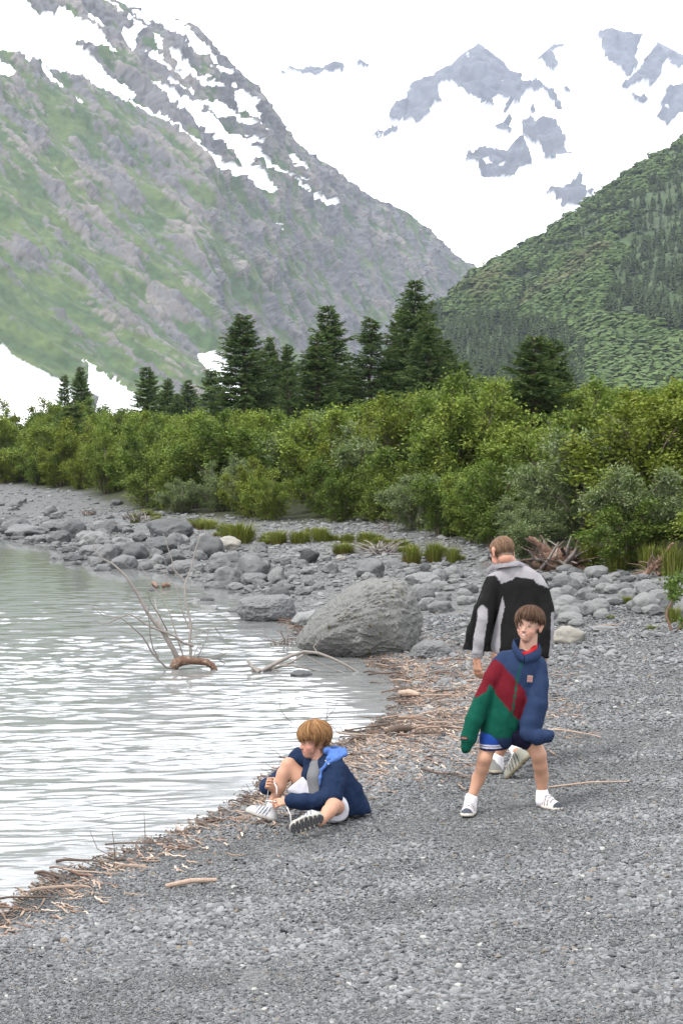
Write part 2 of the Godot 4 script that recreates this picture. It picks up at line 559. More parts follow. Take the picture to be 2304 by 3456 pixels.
func build_glacier() -> void:
	var ridge := []
	for e in [[500, 150], [640, 120], [800, 100], [900, 180], [935, 195], [975, 172], [1020, 146], [1060, 128], [1080, 114], [1098, 102], [1120, 116], [1150, 140], [1190, 160], [1230, 140], [1270, 105], [1330, 70], [1400, 60], [1470, 75], [1510, 100], [1568, 130], [1700, 160]]:
		ridge.append([e[0] * D2S, e[1] * D2S])
	var k := 1.0 / 1.2025
	var rock := polygons([
		[740, 176, 780, 210, 830, 250, 880, 300, 910, 338, 960, 343, 1000, 350, 1020, 370, 1050, 400, 1085, 445, 1060, 432, 1030, 395, 1000, 362, 960, 384, 940, 372, 920, 395, 890, 432, 870, 420, 840, 455, 850, 420, 820, 385, 790, 400, 785, 445, 755, 432, 750, 400, 700, 384, 690, 350, 650, 352, 640, 340, 600, 345, 585, 350, 575, 385, 596, 428, 556, 442, 548, 478, 500, 505, 450, 502, 440, 490, 410, 495, 390, 510, 360, 492, 380, 455, 420, 430, 450, 400, 520, 330, 600, 280, 650, 245, 690, 205, 720, 190],
		[1000, 180, 1060, 185, 1100, 185, 1040, 200, 1035, 230, 1060, 270, 1055, 305, 1020, 280, 1010, 250, 960, 230, 990, 200],
		[1220, 150, 1390, 150, 1370, 230, 1380, 270, 1340, 315, 1290, 280, 1260, 240, 1245, 205], [1400, 270, 1470, 165, 1500, 175, 1568, 235, 1600, 270, 1530, 280, 1500, 230, 1480, 262, 1470, 300, 1420, 370, 1400, 330, 1360, 360, 1310, 370, 1330, 350, 1380, 310],
		[1490, 380, 1568, 355, 1650, 340, 1650, 440, 1530, 455, 1500, 420, 1480, 440, 1530, 490, 1500, 510, 1465, 480, 1470, 440], [1340, 412, 1410, 402, 1405, 425, 1360, 420], [1090, 372, 1112, 372, 1095, 386],
		[915, 490, 950, 480, 990, 500, 1030, 490, 1060, 520, 1090, 580, 1080, 610, 1150, 622, 1050, 625, 1045, 660, 1005, 650, 1010, 615, 990, 600, 950, 590, 925, 560], [805, 515, 850, 510, 860, 545, 840, 550], [950, 450, 965, 445, 960, 470],
		[690, 665, 740, 620, 780, 612, 800, 618, 840, 640, 800, 600, 790, 595, 850, 615, 880, 590, 920, 585, 955, 680, 900, 680, 880, 712, 840, 732, 790, 722, 740, 694, 735, 670, 760, 690, 800, 690, 830, 685, 850, 665, 800, 672, 770, 640, 745, 645, 740, 665, 710, 672],
		[1015, 785, 1060, 768, 1150, 740, 1140, 770, 1170, 780, 1160, 800, 1210, 785, 1115, 858, 1070, 842, 1080, 815, 1030, 810], [-60, 318, 0, 300, 60, 288, 100, 280, 200, 285, 190, 298, 60, 303], [230, 272, 285, 263, 280, 278], [290, 575, 360, 560, 410, 525, 380, 530, 330, 560]], k, Vector2(1000, 0))
	var holes := polygons([[700, 205, 718, 215, 712, 260, 698, 240], [730, 295, 740, 310, 728, 320], [815, 330, 832, 350, 812, 362], [630, 310, 645, 320, 632, 332], [595, 300, 605, 310, 597, 318], [675, 335, 698, 345, 680, 352]], k, Vector2(1000, 0))
	var crag := noise_of(51, 0.004, 5, true)
	var fine := noise_of(52, 0.02, 4)
	var ragged := noise_of(53, 0.035, 3)
	var ice := noise_of(54, 0.03, 3, true)
	var bare_rock := func(s: Vector2) -> bool:
		var warp := Vector2(ragged.get_noise_2d(s.x, s.y), ragged.get_noise_2d(s.x + 500.0, s.y)) * 8.0
		return inside(rock, s + warp) and not inside(holes, s + warp)
	var is_rock := func(s: Vector2) -> bool:
		# rock reaches a little past its traced edge
		for e in [Vector2(0, 0), Vector2(5, 0), Vector2(-5, 0), Vector2(0, 5), Vector2(0, -5)]:
			if bare_rock.call(s + e): return true
		return false
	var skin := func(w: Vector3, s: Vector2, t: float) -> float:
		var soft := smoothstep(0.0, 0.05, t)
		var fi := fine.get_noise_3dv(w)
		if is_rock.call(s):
			tint = Color(0.07, 0.076, 0.088) * (1.0 + ragged.get_noise_2d(w.x * 0.6, w.y * 0.6) * 0.6) * BASE  # neutral dark rock, with a little blue of distant haze painted into its colour
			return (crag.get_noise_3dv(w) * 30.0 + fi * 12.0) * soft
		tint = Color(0.86, 0.88, 0.9)
		var broken := smoothstep(520.0, 860.0, s.y) * smoothstep(0.05, 0.3, ragged.get_noise_2d(s.x * 0.12, s.y * 0.12) + 0.2)
		return fi * 4.0 * soft + ice.get_noise_3d(w.x * 1.6, w.y * 1.6, w.z * 0.4) * 9.0 * broken
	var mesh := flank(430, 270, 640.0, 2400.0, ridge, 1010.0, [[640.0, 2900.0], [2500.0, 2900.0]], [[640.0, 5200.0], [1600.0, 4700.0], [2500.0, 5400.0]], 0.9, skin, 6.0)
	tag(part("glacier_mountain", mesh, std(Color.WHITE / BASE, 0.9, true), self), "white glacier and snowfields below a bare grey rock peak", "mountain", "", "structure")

var hill_top := []
func hill_at(x: float, y: float) -> Vector3:
	var t := clampf((y - line_y(hill_top, x)) / (1530.0 - line_y(hill_top, x)), 0.0, 1.0)
	return at(x, y, lerpf(line_y([[1380.0, 900.0], [2304.0, 1050.0], [2700.0, 1100.0]], x), line_y([[1380.0, 520.0], [2304.0, 430.0], [2700.0, 420.0]], x), pow(t, 0.85)))

func build_right_hill() -> void:
	for e in [[940, 770], [985, 722], [1040, 682], [1090, 628], [1150, 592], [1200, 570], [1300, 505], [1350, 465], [1420, 415], [1500, 360], [1568, 320], [1850, 160]]: hill_top.append([e[0] * D2S, e[1] * D2S])
	var lump := noise_of(61, 0.012, 4)
	var fine := noise_of(62, 0.09, 4)
	var patch := noise_of(63, 0.006, 4)
	var wood := polygons([[985, 740, 1080, 720, 1160, 730, 1230, 740, 1300, 760, 1330, 800, 1340, 960, 960, 960], [1410, 470, 1470, 430, 1568, 375, 1800, 300, 1800, 800, 1568, 760, 1500, 720, 1440, 740, 1390, 700, 1410, 620, 1440, 560], [1170, 690, 1200, 640, 1240, 620, 1250, 650, 1210, 690], [1240, 600, 1300, 540, 1350, 520, 1390, 480, 1400, 540, 1330, 570, 1280, 610]], D2S, Vector2.ZERO)
	var brown := polygons([[1060, 690, 1100, 650, 1180, 625, 1200, 635, 1120, 690], [1190, 690, 1230, 660, 1330, 600, 1400, 560, 1380, 620, 1300, 660, 1220, 690], [1300, 560, 1380, 510, 1370, 540]], D2S, Vector2.ZERO)
	var skin := func(w: Vector3, s: Vector2, t: float) -> float:
		var f := fine.get_noise_3dv(w * 0.8)
		var g := patch.get_noise_3dv(w)
		var col := Color(0.042, 0.078, 0.02).lerp(Color(0.068, 0.11, 0.028), smoothstep(-0.3, 0.4, g + f * 0.5))
		var p := s + Vector2(f, g) * 60.0
		if inside(brown, p): col = col.lerp(Color(0.1, 0.085, 0.042), 0.5)
		if inside(wood, s + Vector2(f * 50.0 + lump.get_noise_2d(s.x * 0.9, s.y * 0.9) * 110.0, g * 90.0)): col = Color(0.045, 0.07, 0.03)
		tint = col * (1.0 + f * 0.6)
		return (lump.get_noise_3dv(w) * 9.0 + f * 1.8) * smoothstep(0.0, 0.08, t)
	var mesh := flank(230, 180, 1380.0, 2500.0, hill_top, 1530.0, [[1380.0, 520.0], [2304.0, 430.0], [2700.0, 420.0]], [[1380.0, 900.0], [2304.0, 1050.0], [2700.0, 1100.0]], 0.85, skin)
	tag(part("green_hill", mesh, std(Color.WHITE, 0.95, true), self), "green shrubby hillside with dark spruce woods", "hill", "", "structure")
	# woods and scrub on the hillside: far masses
	rng.seed = 5
	var conifers := []
	var scrub := []
	var k := 0
	while k < 17000:
		k += 1
		var x := rng.randf_range(1390.0, 2400.0)
		var y := rng.randf_range(line_y(hill_top, x) + 2.0, 1420.0)
		var p := hill_at(x, y)
		var nn := (hill_at(x, y + 3.0) - p).cross(hill_at(x + 3.0, y) - p).normalized()
		p += nn * lump.get_noise_3dv(p) * 9.0 * smoothstep(0.0, 0.08, (y - line_y(hill_top, x)) / (1530.0 - line_y(hill_top, x)))
		var f := fine.get_noise_3dv(p * 0.8)
		var g := patch.get_noise_3dv(p)
		var s := Vector2(x, y)
		var in_wood := inside(wood, s + Vector2(f * 50.0 + lump.get_noise_2d(x * 0.9, y * 0.9) * 110.0, g * 90.0))
		if in_wood and rng.randf() < 0.3:
			var h := (3.0 + 8.5 * pow(rng.randf(), 1.4)) * (1.0 if s.y > 1000.0 else 0.85)
			conifers.append([Transform3D(Basis(Vector3.UP, rng.randf() * TAU).scaled(Vector3(h * rng.randf_range(0.8, 1.15), h, h * rng.randf_range(0.8, 1.15))), p - Vector3(0, 1.0, 0)), Color(0.55, 0.62, 0.5) * rng.randf_range(0.75, 1.3)])
		elif not in_wood:
			if rng.randf() < 0.012:
				var h2 := rng.randf_range(4.0, 8.0)
				conifers.append([Transform3D(Basis(Vector3.UP, rng.randf() * TAU).scaled(Vector3.ONE * h2), p - Vector3(0, 0.8, 0)), Color(0.6, 0.7, 0.5)])
			var z := 0.7 + 3.9 * pow(rng.randf(), 2.0)
			var tone := Color(0.05, 0.088, 0.02).lerp(Color(0.075, 0.12, 0.03), clampf(0.5 + g + rng.randfn(0, 0.3), 0, 1))
			if inside(brown, s + Vector2(f, g) * 60.0): tone = tone.lerp(Color(0.11, 0.095, 0.045), rng.randf_range(0.1, 0.6))
			scrub.append([Transform3D(Basis(Vector3.UP, rng.randf() * TAU).scaled(Vector3(z * 1.5, z * 0.75, z * 1.3)), p), tone])
	var wood_mat := std(Color(0.115, 0.155, 0.075), 0.95, true)
	many("hillside_forest", far_conifer(), wood_mat, conifers, "dark spruce woods on the green hillside", "forest")
	many("hillside_scrub", far_bush(), std(Color.WHITE, 0.95, true), scrub, "low green scrub covering the hillside", "scrub")

func many(called: String, mesh: Mesh, m: Material, list: Array, label: String, category: String) -> void:
	var mm := MultiMesh.new()
	mm.transform_format = MultiMesh.TRANSFORM_3D
	mm.use_colors = true
	mm.mesh = mesh
	mm.instance_count = list.size()
	for i in list.size():
		mm.set_instance_transform(i, list[i][0])
		mm.set_instance_color(i, list[i][1])
	var o := MultiMeshInstance3D.new()
	o.name = numbered(called)
	o.multimesh = mm
	o.material_override = m
	add_child(o)
	tag(o, label, category, "", "stuff")

func far_conifer() -> Mesh:
	var r := RandomNumberGenerator.new()
	r.seed = 8
	var s := Shape.new()
	for i in 130:
		var t := pow(r.randf(), 0.8)
		var y := t
		var w := 0.2 * pow(1.0 - t, 0.8) + 0.015
		var a := r.randf() * TAU
		var out := Vector3(cos(a), 0, sin(a))
		var side := Vector3(-sin(a), 0, cos(a))
		var p := Vector3(0, y, 0) + out * w * r.randf_range(0.0, 0.35)
		s.leaf(p, out * w * r.randf_range(0.6, 1.0) + Vector3(0, -0.05, 0), side * 0.055, Color.WHITE * r.randf_range(0.7, 1.2))
	return s.mesh()

func far_bush() -> Mesh:
	var r := RandomNumberGenerator.new()
	r.seed = 9
	var s := Shape.new()
	for i in 90:
		var q := Vector3(r.randfn(), absf(r.randfn()), r.randfn()).normalized() * r.randf_range(0.6, 1.05)
		var a := Vector3(r.randfn(), r.randfn(), r.randfn()).normalized()
		var al := q.cross(a).normalized()
		s.leaf(q - al * 0.25, al * 0.5, q.cross(al).normalized() * 0.2 + q * 0.06, Color.WHITE * r.randf_range(0.75, 1.25))
	return s.mesh()

# ---------------------------------------------------------------- plants
func on_screen(p: Vector3) -> Vector2:
	var q := (p - EYE).rotated(Vector3.RIGHT, tilt)
	return Vector2(1152.0 - q.x / q.z * FOCAL, 1728.0 + q.y / q.z * FOCAL)

func leaf_mat(gloss := 0.7) -> StandardMaterial3D:
	var m := std(Color.WHITE, gloss, true)
	m.metallic_specular = 0.22
	m.backlight_enabled = true
	m.backlight = Color(0.7, 0.75, 0.45)
	return m

func any_dir(r: RandomNumberGenerator) -> Vector3:
	return Vector3(r.randfn(), r.randfn(), r.randfn()).normalized()

# a shrub about 2.2 m tall and 2.8 m wide: stems that fan out, twigs, and leaves in clumps at their ends
func shrub_meshes(s: int, willow: bool) -> Array:
	var r := RandomNumberGenerator.new()
	r.seed = s
	var wood := Shape.new()
	var leaves := Shape.new()
	var bark := Color(0.16, 0.14, 0.12) if willow else Color(0.13, 0.105, 0.085)
	for i in 11:
		var a := TAU * i / 11.0 + r.randf_range(-0.3, 0.3)
		var lean := r.randf_range(0.12, 1.0)
		var top := Vector3(cos(a) * lean * 1.15, lerpf(2.1, 1.15, lean * lean) * r.randf_range(0.62, 1.15), sin(a) * lean * 1.15)
		var mid := Vector3(top.x * 0.35, top.y * 0.55, top.z * 0.35) + any_dir(r) * 0.1
		var base := Vector3(cos(a), 0, sin(a)) * 0.15 - Vector3(0, 0.15, 0)
		wood.tube([base, base.lerp(mid, 0.5) + any_dir(r) * 0.04, mid, mid.lerp(top, 0.5) + any_dir(r) * 0.06, top], [0.03, 0.026, 0.02, 0.013, 0.005], bark * r.randf_range(0.8, 1.5), 5)
		for k in 16:
			var t := r.randf_range(0.08, 1.0) if k < 12 else r.randf_range(0.7, 1.0)
			var p := base.lerp(mid, t * 2.0) if t < 0.5 else mid.lerp(top, t * 2.0 - 1.0)
			var out := (Vector3(p.x, 0.25, p.z).normalized() + any_dir(r) * 0.9).normalized()
			var tip := p + out * r.randf_range(0.15, 0.5)
			if t > 0.9: tip = p + Vector3(0, r.randf_range(0.05, 0.25), 0)
			wood.tube([p, p.lerp(tip, 0.5) + any_dir(r) * 0.03, tip], [0.009, 0.006, 0.003], bark, 4)
			var tone := r.randf()
			var hue := Color(0.1, 0.15, 0.03).lerp(Color(0.175, 0.22, 0.05), tone)
			if willow: hue = Color(0.135, 0.18, 0.075).lerp(Color(0.205, 0.25, 0.13), tone)
			var spread := r.randf_range(0.13, 0.24)
			for j in (84 if willow else 84):
				var u := r.randf_range(0.2, 1.1)
				var q := p.lerp(tip, u) + any_dir(r) * spread * pow(r.randf(), 0.6)
				var al := (any_dir(r) + out * 0.7 + Vector3(0, 0.15, 0)).normalized()
				var up := (Vector3.UP + any_dir(r) * 0.75).normalized()
				var sd := al.cross(up).normalized()
				var size := r.randf_range(0.7, 1.25)
				if willow: leaves.leaf(q, al * 0.085 * size, sd * 0.013 * size, hue * r.randf_range(0.75, 1.3))
				else: leaves.leaf(q, al * 0.06 * size, sd * 0.0205 * size, hue * r.randf_range(0.7, 1.35))
	return [wood.mesh(), leaves.mesh()]

# a spruce 8 m tall and about 3 m wide
func spruce_meshes(s: int, gap: float) -> Array:
	var r := RandomNumberGenerator.new()
	r.seed = s
	var wood := Shape.new()
	var needles := Shape.new()
	var bark := Color(0.10, 0.075, 0.06)
	var trunk := []
	var rad := []
	for i in 13:
		trunk.append(Vector3(r.randfn() * 0.03, 8.0 * i / 12.0 - (0.3 if i == 0 else 0.0), r.randfn() * 0.03))
		rad.append(lerpf(0.15, 0.012, pow(i / 12.0, 0.8)))
	wood.tube(trunk, rad, bark, 7)
	var y := 0.5
	while y < 7.95:
		var t := y / 8.0
		var full := 1.5 * pow(1.0 - t, 0.75) + 0.07
		if t < 0.15: full *= lerpf(0.7, 1.0, t / 0.15)
		var n := 6 if t < 0.85 else 4
		var a0 := r.randf() * TAU
		for i in n:
			if r.randf() < gap: continue
			var a := a0 + TAU * i / n + r.randf_range(-0.35, 0.35)
			var len := full * r.randf_range(0.5, 1.22)
			var out := Vector3(cos(a), 0, sin(a))
			var side := Vector3(-sin(a), 0, cos(a))
			var rise := lerpf(-0.16, 0.75, pow(t, 1.6)) + r.randf_range(-0.1, 0.12)
			var root := Vector3(0, y + r.randf_range(-0.12, 0.12), 0)
			var pts := [root, root + out * len * 0.5 + Vector3(0, len * 0.5 * rise - 0.03 * len, 0), root + out * len + Vector3(0, len * rise + 0.1 * len, 0)]
			wood.tube(pts, [0.022, 0.014, 0.004], bark, 4)
			var hue := Color(0.06, 0.1, 0.038).lerp(Color(0.115, 0.165, 0.058), r.randf())
			var m := int(len / 0.065) + 2
			for k in m:
				var u := (k + 0.7) / m
				var p: Vector3 = pts[0].lerp(pts[1], u * 2.0) if u < 0.5 else pts[1].lerp(pts[2], u * 2.0 - 1.0)
				if u < 0.14 and len > 0.5: continue
				var tw := minf(0.42, 0.12 + 0.38 * len * (1.0 - u * 0.75)) * r.randf_range(0.7, 1.15)
				for sgn in [-1.0, 1.0]:
					var dir: Vector3 = (side * sgn + out * 0.75 + Vector3(0, r.randf_range(-0.45, 0.12), 0)).normalized()
					var pieces := 1 + int(tw / 0.13)
					for e in pieces:
						var f := (e + 0.2) / pieces
						var q := p + dir * tw * f
						var al: Vector3 = (dir + any_dir(r) * 0.45).normalized() * r.randf_range(0.13, 0.19)
						var w := al.cross(any_dir(r)).normalized() * 0.026
						var bright := hue * r.randf_range(0.7, 1.35) * (1.25 if e == pieces - 1 else 1.0)
						needles.leaf(q, al, w, bright)
						needles.leaf(q, al.rotated(dir, 0.5) * 0.9, w.cross(al).normalized() * 0.026, bright)
				needles.leaf(p, (out * 0.16 + Vector3(0, 0.05, 0)), side * 0.03, hue)
		y += lerpf(0.24, 0.13, t) * r.randf_range(0.8, 1.2)
	return [wood.mesh(), needles.mesh()]

func build_spruces() -> void:
	var kinds := [spruce_meshes(101, 0.14), spruce_meshes(102, 0.24), spruce_meshes(103, 0.18), spruce_meshes(104, 0.34)]
	var dark := leaf_mat(0.7)
	var bark := std(Color.WHITE, 0.95, true)
	# top x, top y in the photograph, distance, width in photograph pixels, kind, paler, label
	var list := [
		[819, 1062, 74.0, 230, 0, 0, "broad dark spruce at the snow-side end of the central spruce stand"], [911, 1140, 79.0, 130, 2, 0, "slim dark spruce close behind the broad spruce beside the snow gully"],
		[969, 1160, 80.0, 130, 1, 0, "narrow pointed spruce between the two broad spruces of the stand"], [1109, 1035, 77.0, 220, 0, 0, "dense dark spruce behind the paler spruce with a bare trunk"],
		[1071, 1140, 68.0, 220, 2, 1, "paler green spruce with a bare lower trunk in front of the stand"], [1249, 1070, 76.0, 200, 3, 0, "ragged spruce with gaps in its crown and a reddish tip"],
		[1399, 950, 76.0, 230, 2, 0, "tallest spruce of the central stand, with open upper branches"], [1349, 1030, 78.0, 150, 1, 0, "spruce growing against the tallest spruce of the stand"],
		[1441, 1085, 72.0, 210, 0, 1, "rounded paler spruce in front of the tallest spruce"], [1500, 1150, 76.0, 180, 2, 0, "shorter spruce at the hill-side end of the central stand"],
		[1562, 1215, 79.0, 130, 1, 0, "low spruce sloping down from the stand toward the green hill"], [714, 1245, 78.0, 150, 3, 0, "small leaning spruce against the snow gully"],
		[975, 1240, 67.0, 130, 3, 1, "small bright green spruce at the foot of the stand"], [1198, 1388, 58.0, 70, 0, 1, "very small bright spruce poking from the shrubs below the stand"],
		[1610, 1342, 56.0, 130, 2, 0, "low dark stunted spruce sunk among the shrubs"], [1800, 1135, 45.0, 285, 0, 1, "lone full spruce standing above the shrubs before the green hill"],
		[1866, 1143, 46.5, 230, 1, 1, "slim twin growing behind the lone full spruce"], [272, 1240, 96.0, 100, 0, 0, "small dark spruce in front of the tongue of snow"],
		[217, 1262, 95.0, 80, 1, 0, "small narrow spruce beside the tongue of snow"], [245, 1365, 82.0, 170, 3, 0, "gnarled dark spruce with bare grey lower limbs in the thicket"],
		[497, 1240, 92.0, 140, 0, 0, "neat conical spruce alone beyond the left thicket"], [566, 1275, 95.0, 100, 1, 0, "small faint spruce beside the neat conical spruce"],
		[635, 1284, 96.0, 110, 2, 0, "small rounded spruce before the grey cliff foot"], [600, 1330, 90.0, 90, 2, 1, "low spruce among the shrub tops near the conical spruce"],
		[860, 1250, 78.0, 150, 0, 0, "dark undergrowth spruce filling the stand behind the broad spruce"], [1180, 1240, 80.0, 170, 2, 0, "dark spruce filling the gap in the middle of the stand"], [1320, 1180, 80.0, 170, 0, 0, "dark spruce filling the stand behind the tallest spruce"],
		[1945, 1455, 45.0, 110, 2, 1, "very low spruce below the lone full spruce"], [2230, 1430, 46.0, 120, 3, 1, "low spreading spruce among the shrubs at the wood edge"]]
	rng.seed = 12
	for e in list:
		var top := at(e[0], e[1], e[2])
		var ground := height(top.x, top.z)
		var o := thing("spruce_tree", Vector3(top.x, ground, top.z), e[6], "tree", "spruces above the thicket")
		var wide: float = e[3] / (FOCAL / e[2]) / 2.1
		o.scale = Vector3(wide, (top.y - ground) / 8.0, wide)
		o.rotation.y = rng.randf() * TAU
		part("trunk", kinds[e[4]][0], bark, o)
		part("crown", kinds[e[4]][1], dark, o)

func build_thicket() -> void:
	var alder := []
	var willow := []
	for i in 5: alder.append(shrub_meshes(200 + i, false))
	for i in 3: willow.append(shrub_meshes(230 + i, true))
	var green := []
	for c in [Color(1, 1, 1), Color(1.25, 1.22, 1.1), Color(0.8, 0.86, 0.85), Color(1.12, 1.02, 0.8)]:
		var m := leaf_mat(0.75)
		m.albedo_color = (c * BASE).linear_to_srgb()
		green.append(m)
	var grey := leaf_mat(0.6)
	var bark := std(Color.WHITE, 0.95, true)
	var skyline := [[0, 925], [120, 922], [250, 935], [300, 955], [480, 962], [560, 958], [700, 962], [800, 950], [850, 935], [930, 930], [1000, 905], [1060, 888], [1170, 880], [1330, 895], [1400, 902], [1568, 900]]
	var pale := [[1470, 1100, 170, 75], [1380, 1060, 90, 40], [1190, 1150, 70, 60], [840, 915, 60, 45], [880, 1010, 40, 25], [525, 1062, 60, 32], [300, 1128, 60, 40], [420, 1100, 40, 25], [960, 1120, 40, 40], [700, 1000, 30, 20]]
	var marks := []
	for e in [[60, "toward the snow fan"], [225, "by the gnarled spruce"], [400, "by the conical spruce"], [556, "by the broad dark spruce"], [730, "by the bare-trunked spruce"], [850, "by the ragged spruce"], [960, "by the tallest spruce"], [1100, "toward the hillside woods"], [1235, "by the lone spruce"], [1390, "behind the upturned roots"], [1530, "behind the drift stump"]]: marks.append([Vector3((e[0] - 784.0) / 4000.0 * 60.0, 0, 0), e[1]])
	rng.seed = 15
	var made := 0
	var d := 24.5
	while d < 98.0:
		var step := 1.15 + d * 0.0135
		var x := -0.215 * d - 1.0
		while x < 0.215 * d + 1.0:
			var px := x + rng.randf_range(-0.45, 0.45) * step
			var pd := d + rng.randf_range(-0.45, 0.45) * step
			var roll := rng.randf()
			var spin := rng.randf() * TAU
			var a := px / pd
			x += step
			var depth := pd - front_of(a)
			if depth < 0.3 or depth > 42.0 - a * 60.0: continue
			var g := height(px, -pd)
			var sc := on_screen(Vector3(px, g + 1.5, -pd)) / D2S
			var cap := line_y(skyline, sc.x)
			if sc.x > 1185.0 and sc.x < 1330.0 and pd < 46.0: cap = 985.0
			var allowed := EYE.y + (1020.0 - cap) / 4000.0 * pd - g
			var tall := lerpf(1.1, 2.5, smoothstep(0.0, 7.0, depth)) * lerpf(0.8, 1.3, roll)
			if depth > 16.0: tall = maxf(tall, allowed * lerpf(0.8, 1.0, roll))
			tall = minf(clampf(tall, 0.6, maxf(allowed * lerpf(0.9, 1.02, roll), 0.7)), 3.6)
			var is_pale := false
			var mid := on_screen(Vector3(px, g + tall * 0.8, -pd)) / D2S
			for e in pale:
				if pow((mid.x - e[0]) / e[2], 2) + pow((mid.y - e[1]) / e[3], 2) < 1.0: is_pale = true
			var pair: Array = willow[rng.randi() % 3] if is_pale else alder[rng.randi() % 5]
			var tone := rng.randi() % 4
			var size: String = "low" if tall < 1.5 else "middling" if tall < 2.3 else "tall"
			var hue: String = ["mid green", "yellow-green", "deep green", "olive green"][tone]
			var where := "in the front row" if depth < 3.0 else "amid the thicket" if depth < 14.0 else "in the back row"
			var mark := near_what(Vector3(a * 60.0, 0, 0), marks)
			var label := "%s %s alder shrub %s %s" % [size, hue, where, mark]
			if is_pale: label = "%s silvery grey-green willow shrub %s %s" % [size, where, mark]
			var o := thing("willow_shrub" if is_pale else "alder_shrub", Vector3(px, g, -pd), label, "shrub", "willows of the thicket" if is_pale else "alders of the thicket")
			var wide := clampf(tall / 2.2, 0.6, 1.15) * rng.randf_range(1.0, 1.4) * (1.0 + d * 0.002)
			o.scale = Vector3(wide, tall / 2.25, wide)
			o.rotation.y = spin
			part("stems", pair[0], bark, o)
			part("foliage", pair[1], grey if is_pale else green[tone], o)
			made += 1
		d += step * 0.9

func tuft_mesh(s: int, reach: float, n: int, dry: float) -> Mesh:
	var r := RandomNumberGenerator.new()
	r.seed = s
	var g := Shape.new()
	for i in n:
		var a := r.randf() * TAU
		var out := Vector3(cos(a), 0, sin(a))
		var root := out * r.randf() * 0.22
		var h := r.randf_range(0.35, 1.0) * 0.5
		var bend := out * reach * r.randf_range(0.1, 1.0)
		var side := Vector3(-sin(a), 0, cos(a)) * 0.006
		var col := Color(0.11, 0.15, 0.025).lerp(Color(0.22, 0.22, 0.06), r.randf()) * r.randf_range(0.7, 1.2)
		if r.randf() < dry:
			col = Color(0.30, 0.17, 0.07) * r.randf_range(0.6, 1.2)
			h *= 0.5
		var p1 := root + bend * 0.35 + Vector3(0, h * 0.7, 0)
		var p2 := root + bend + Vector3(0, h * r.randf_range(0.75, 1.05), 0)
		g.tri(root - side, p1 - side, root + side, col)
		g.tri(root + side, p1 - side, p1 + side, col)
		g.tri(p1 - side, p2, p1 + side, col)
	return g.mesh()

func build_grass() -> void:
	var m := leaf_mat(0.6)
	var kinds := [tuft_mesh(1, 0.28, 700, 0.12), tuft_mesh(2, 0.35, 700, 0.3), tuft_mesh(3, 0.22, 420, 0.05)]
	rng.seed = 17
	# foot x, foot y in the display of 1568 x 2352, width, height there, kind, label
	var list := [[548, 1248, 95, 48, 0, "leafy tussock behind the sandy-topped rock"], [640, 1250, 45, 34, 1, "brown-based tussock beyond the pebbles"], [690, 1248, 60, 30, 0, "low green tussock among pebbles before the thicket"], [738, 1244, 60, 34, 2, "thin green tussock at the thicket foot"],
		[790, 1272, 62, 28, 1, "wide low tussock beside the brushwood heap"], [945, 1296, 52, 46, 1, "round tussock with a red-brown base by the brushwood"], [996, 1290, 50, 46, 0, "bright tussock beside the round red-brown one"], [1040, 1292, 46, 38, 2, "small tussock between the brushwood and the man"],
		[310, 1200, 30, 22, 2, "small tussock by the far shore roots"], [1350, 1300, 80, 60, 2, "tall grass clump beside the upturned roots"], [1420, 1310, 80, 50, 2, "tall grass clump at the foot of the leafy bush"], [1490, 1310, 70, 60, 2, "tall grass clump behind the leaning drift log"], [1540, 1320, 70, 70, 2, "tall grass clump near the bent sapling"],
		[1330, 1372, 40, 14, 2, "short grass between the cobbles"], [1390, 1360, 44, 16, 2, "short grass between the cobbles"], [1440, 1385, 40, 18, 2, "short grass between the cobbles"], [1480, 1365, 50, 18, 2, "short grass between the cobbles"], [1540, 1400, 50, 22, 2, "short grass between the cobbles"], [1300, 1345, 24, 16, 2, "short grass between the cobbles"], [1500, 1445, 40, 12, 2, "short grass between the cobbles"], [1400, 1420, 30, 10, 2, "short grass between the cobbles"], [1545, 1430, 50, 40, 2, "grass at the foot of the bent sapling"], [720, 1230, 60, 20, 2, "low green tussock among pebbles before the thicket"], [620, 1236, 50, 16, 2, "low green tussock among pebbles before the thicket"], [840, 1250, 50, 30, 0, "low green tussock among pebbles before the thicket"]]
	for i in 34:
		var x := rng.randf_range(300.0, 1080.0)
		list.append([x, line_y([[0, 1140], [250, 1165], [420, 1205], [560, 1240], [850, 1250], [1080, 1290]], x) + rng.randf_range(-8.0, 10.0), rng.randf_range(24.0, 70.0), rng.randf_range(9.0, 24.0), rng.randi() % 3, "%s grass along the thicket foot %s" % [["lush", "drying", "thin"][i % 3], near_what(Vector3(x, 0, 0), [[Vector3(340, 0, 0), "above the far rubble"], [Vector3(480, 0, 0), "behind the largest faceted rock"], [Vector3(600, 0, 0), "beside the leafy tussock"], [Vector3(720, 0, 0), "behind the blackish rock"], [Vector3(830, 0, 0), "beside the brushwood heap"], [Vector3(950, 0, 0), "behind the great boulder"], [Vector3(1050, 0, 0), "beside the man"]])]])
	rng.seed = 18
	for e in list:
		var p := ground_hit(e[0] * D2S, e[1] * D2S)
		var o := solo("grass_tussock", kinds[e[4]], m, e[5], "grass", "grass tussocks on the shore")
		var pxm := FOCAL / D2S / -p.z
		o.position = Vector3(p.x, height(p.x, p.z) - 0.02, p.z)
		o.scale = Vector3(e[2] / pxm / 0.55, e[3] / pxm / 0.40, e[2] / pxm / 0.6)
		o.rotation.y = rng.randf() * TAU

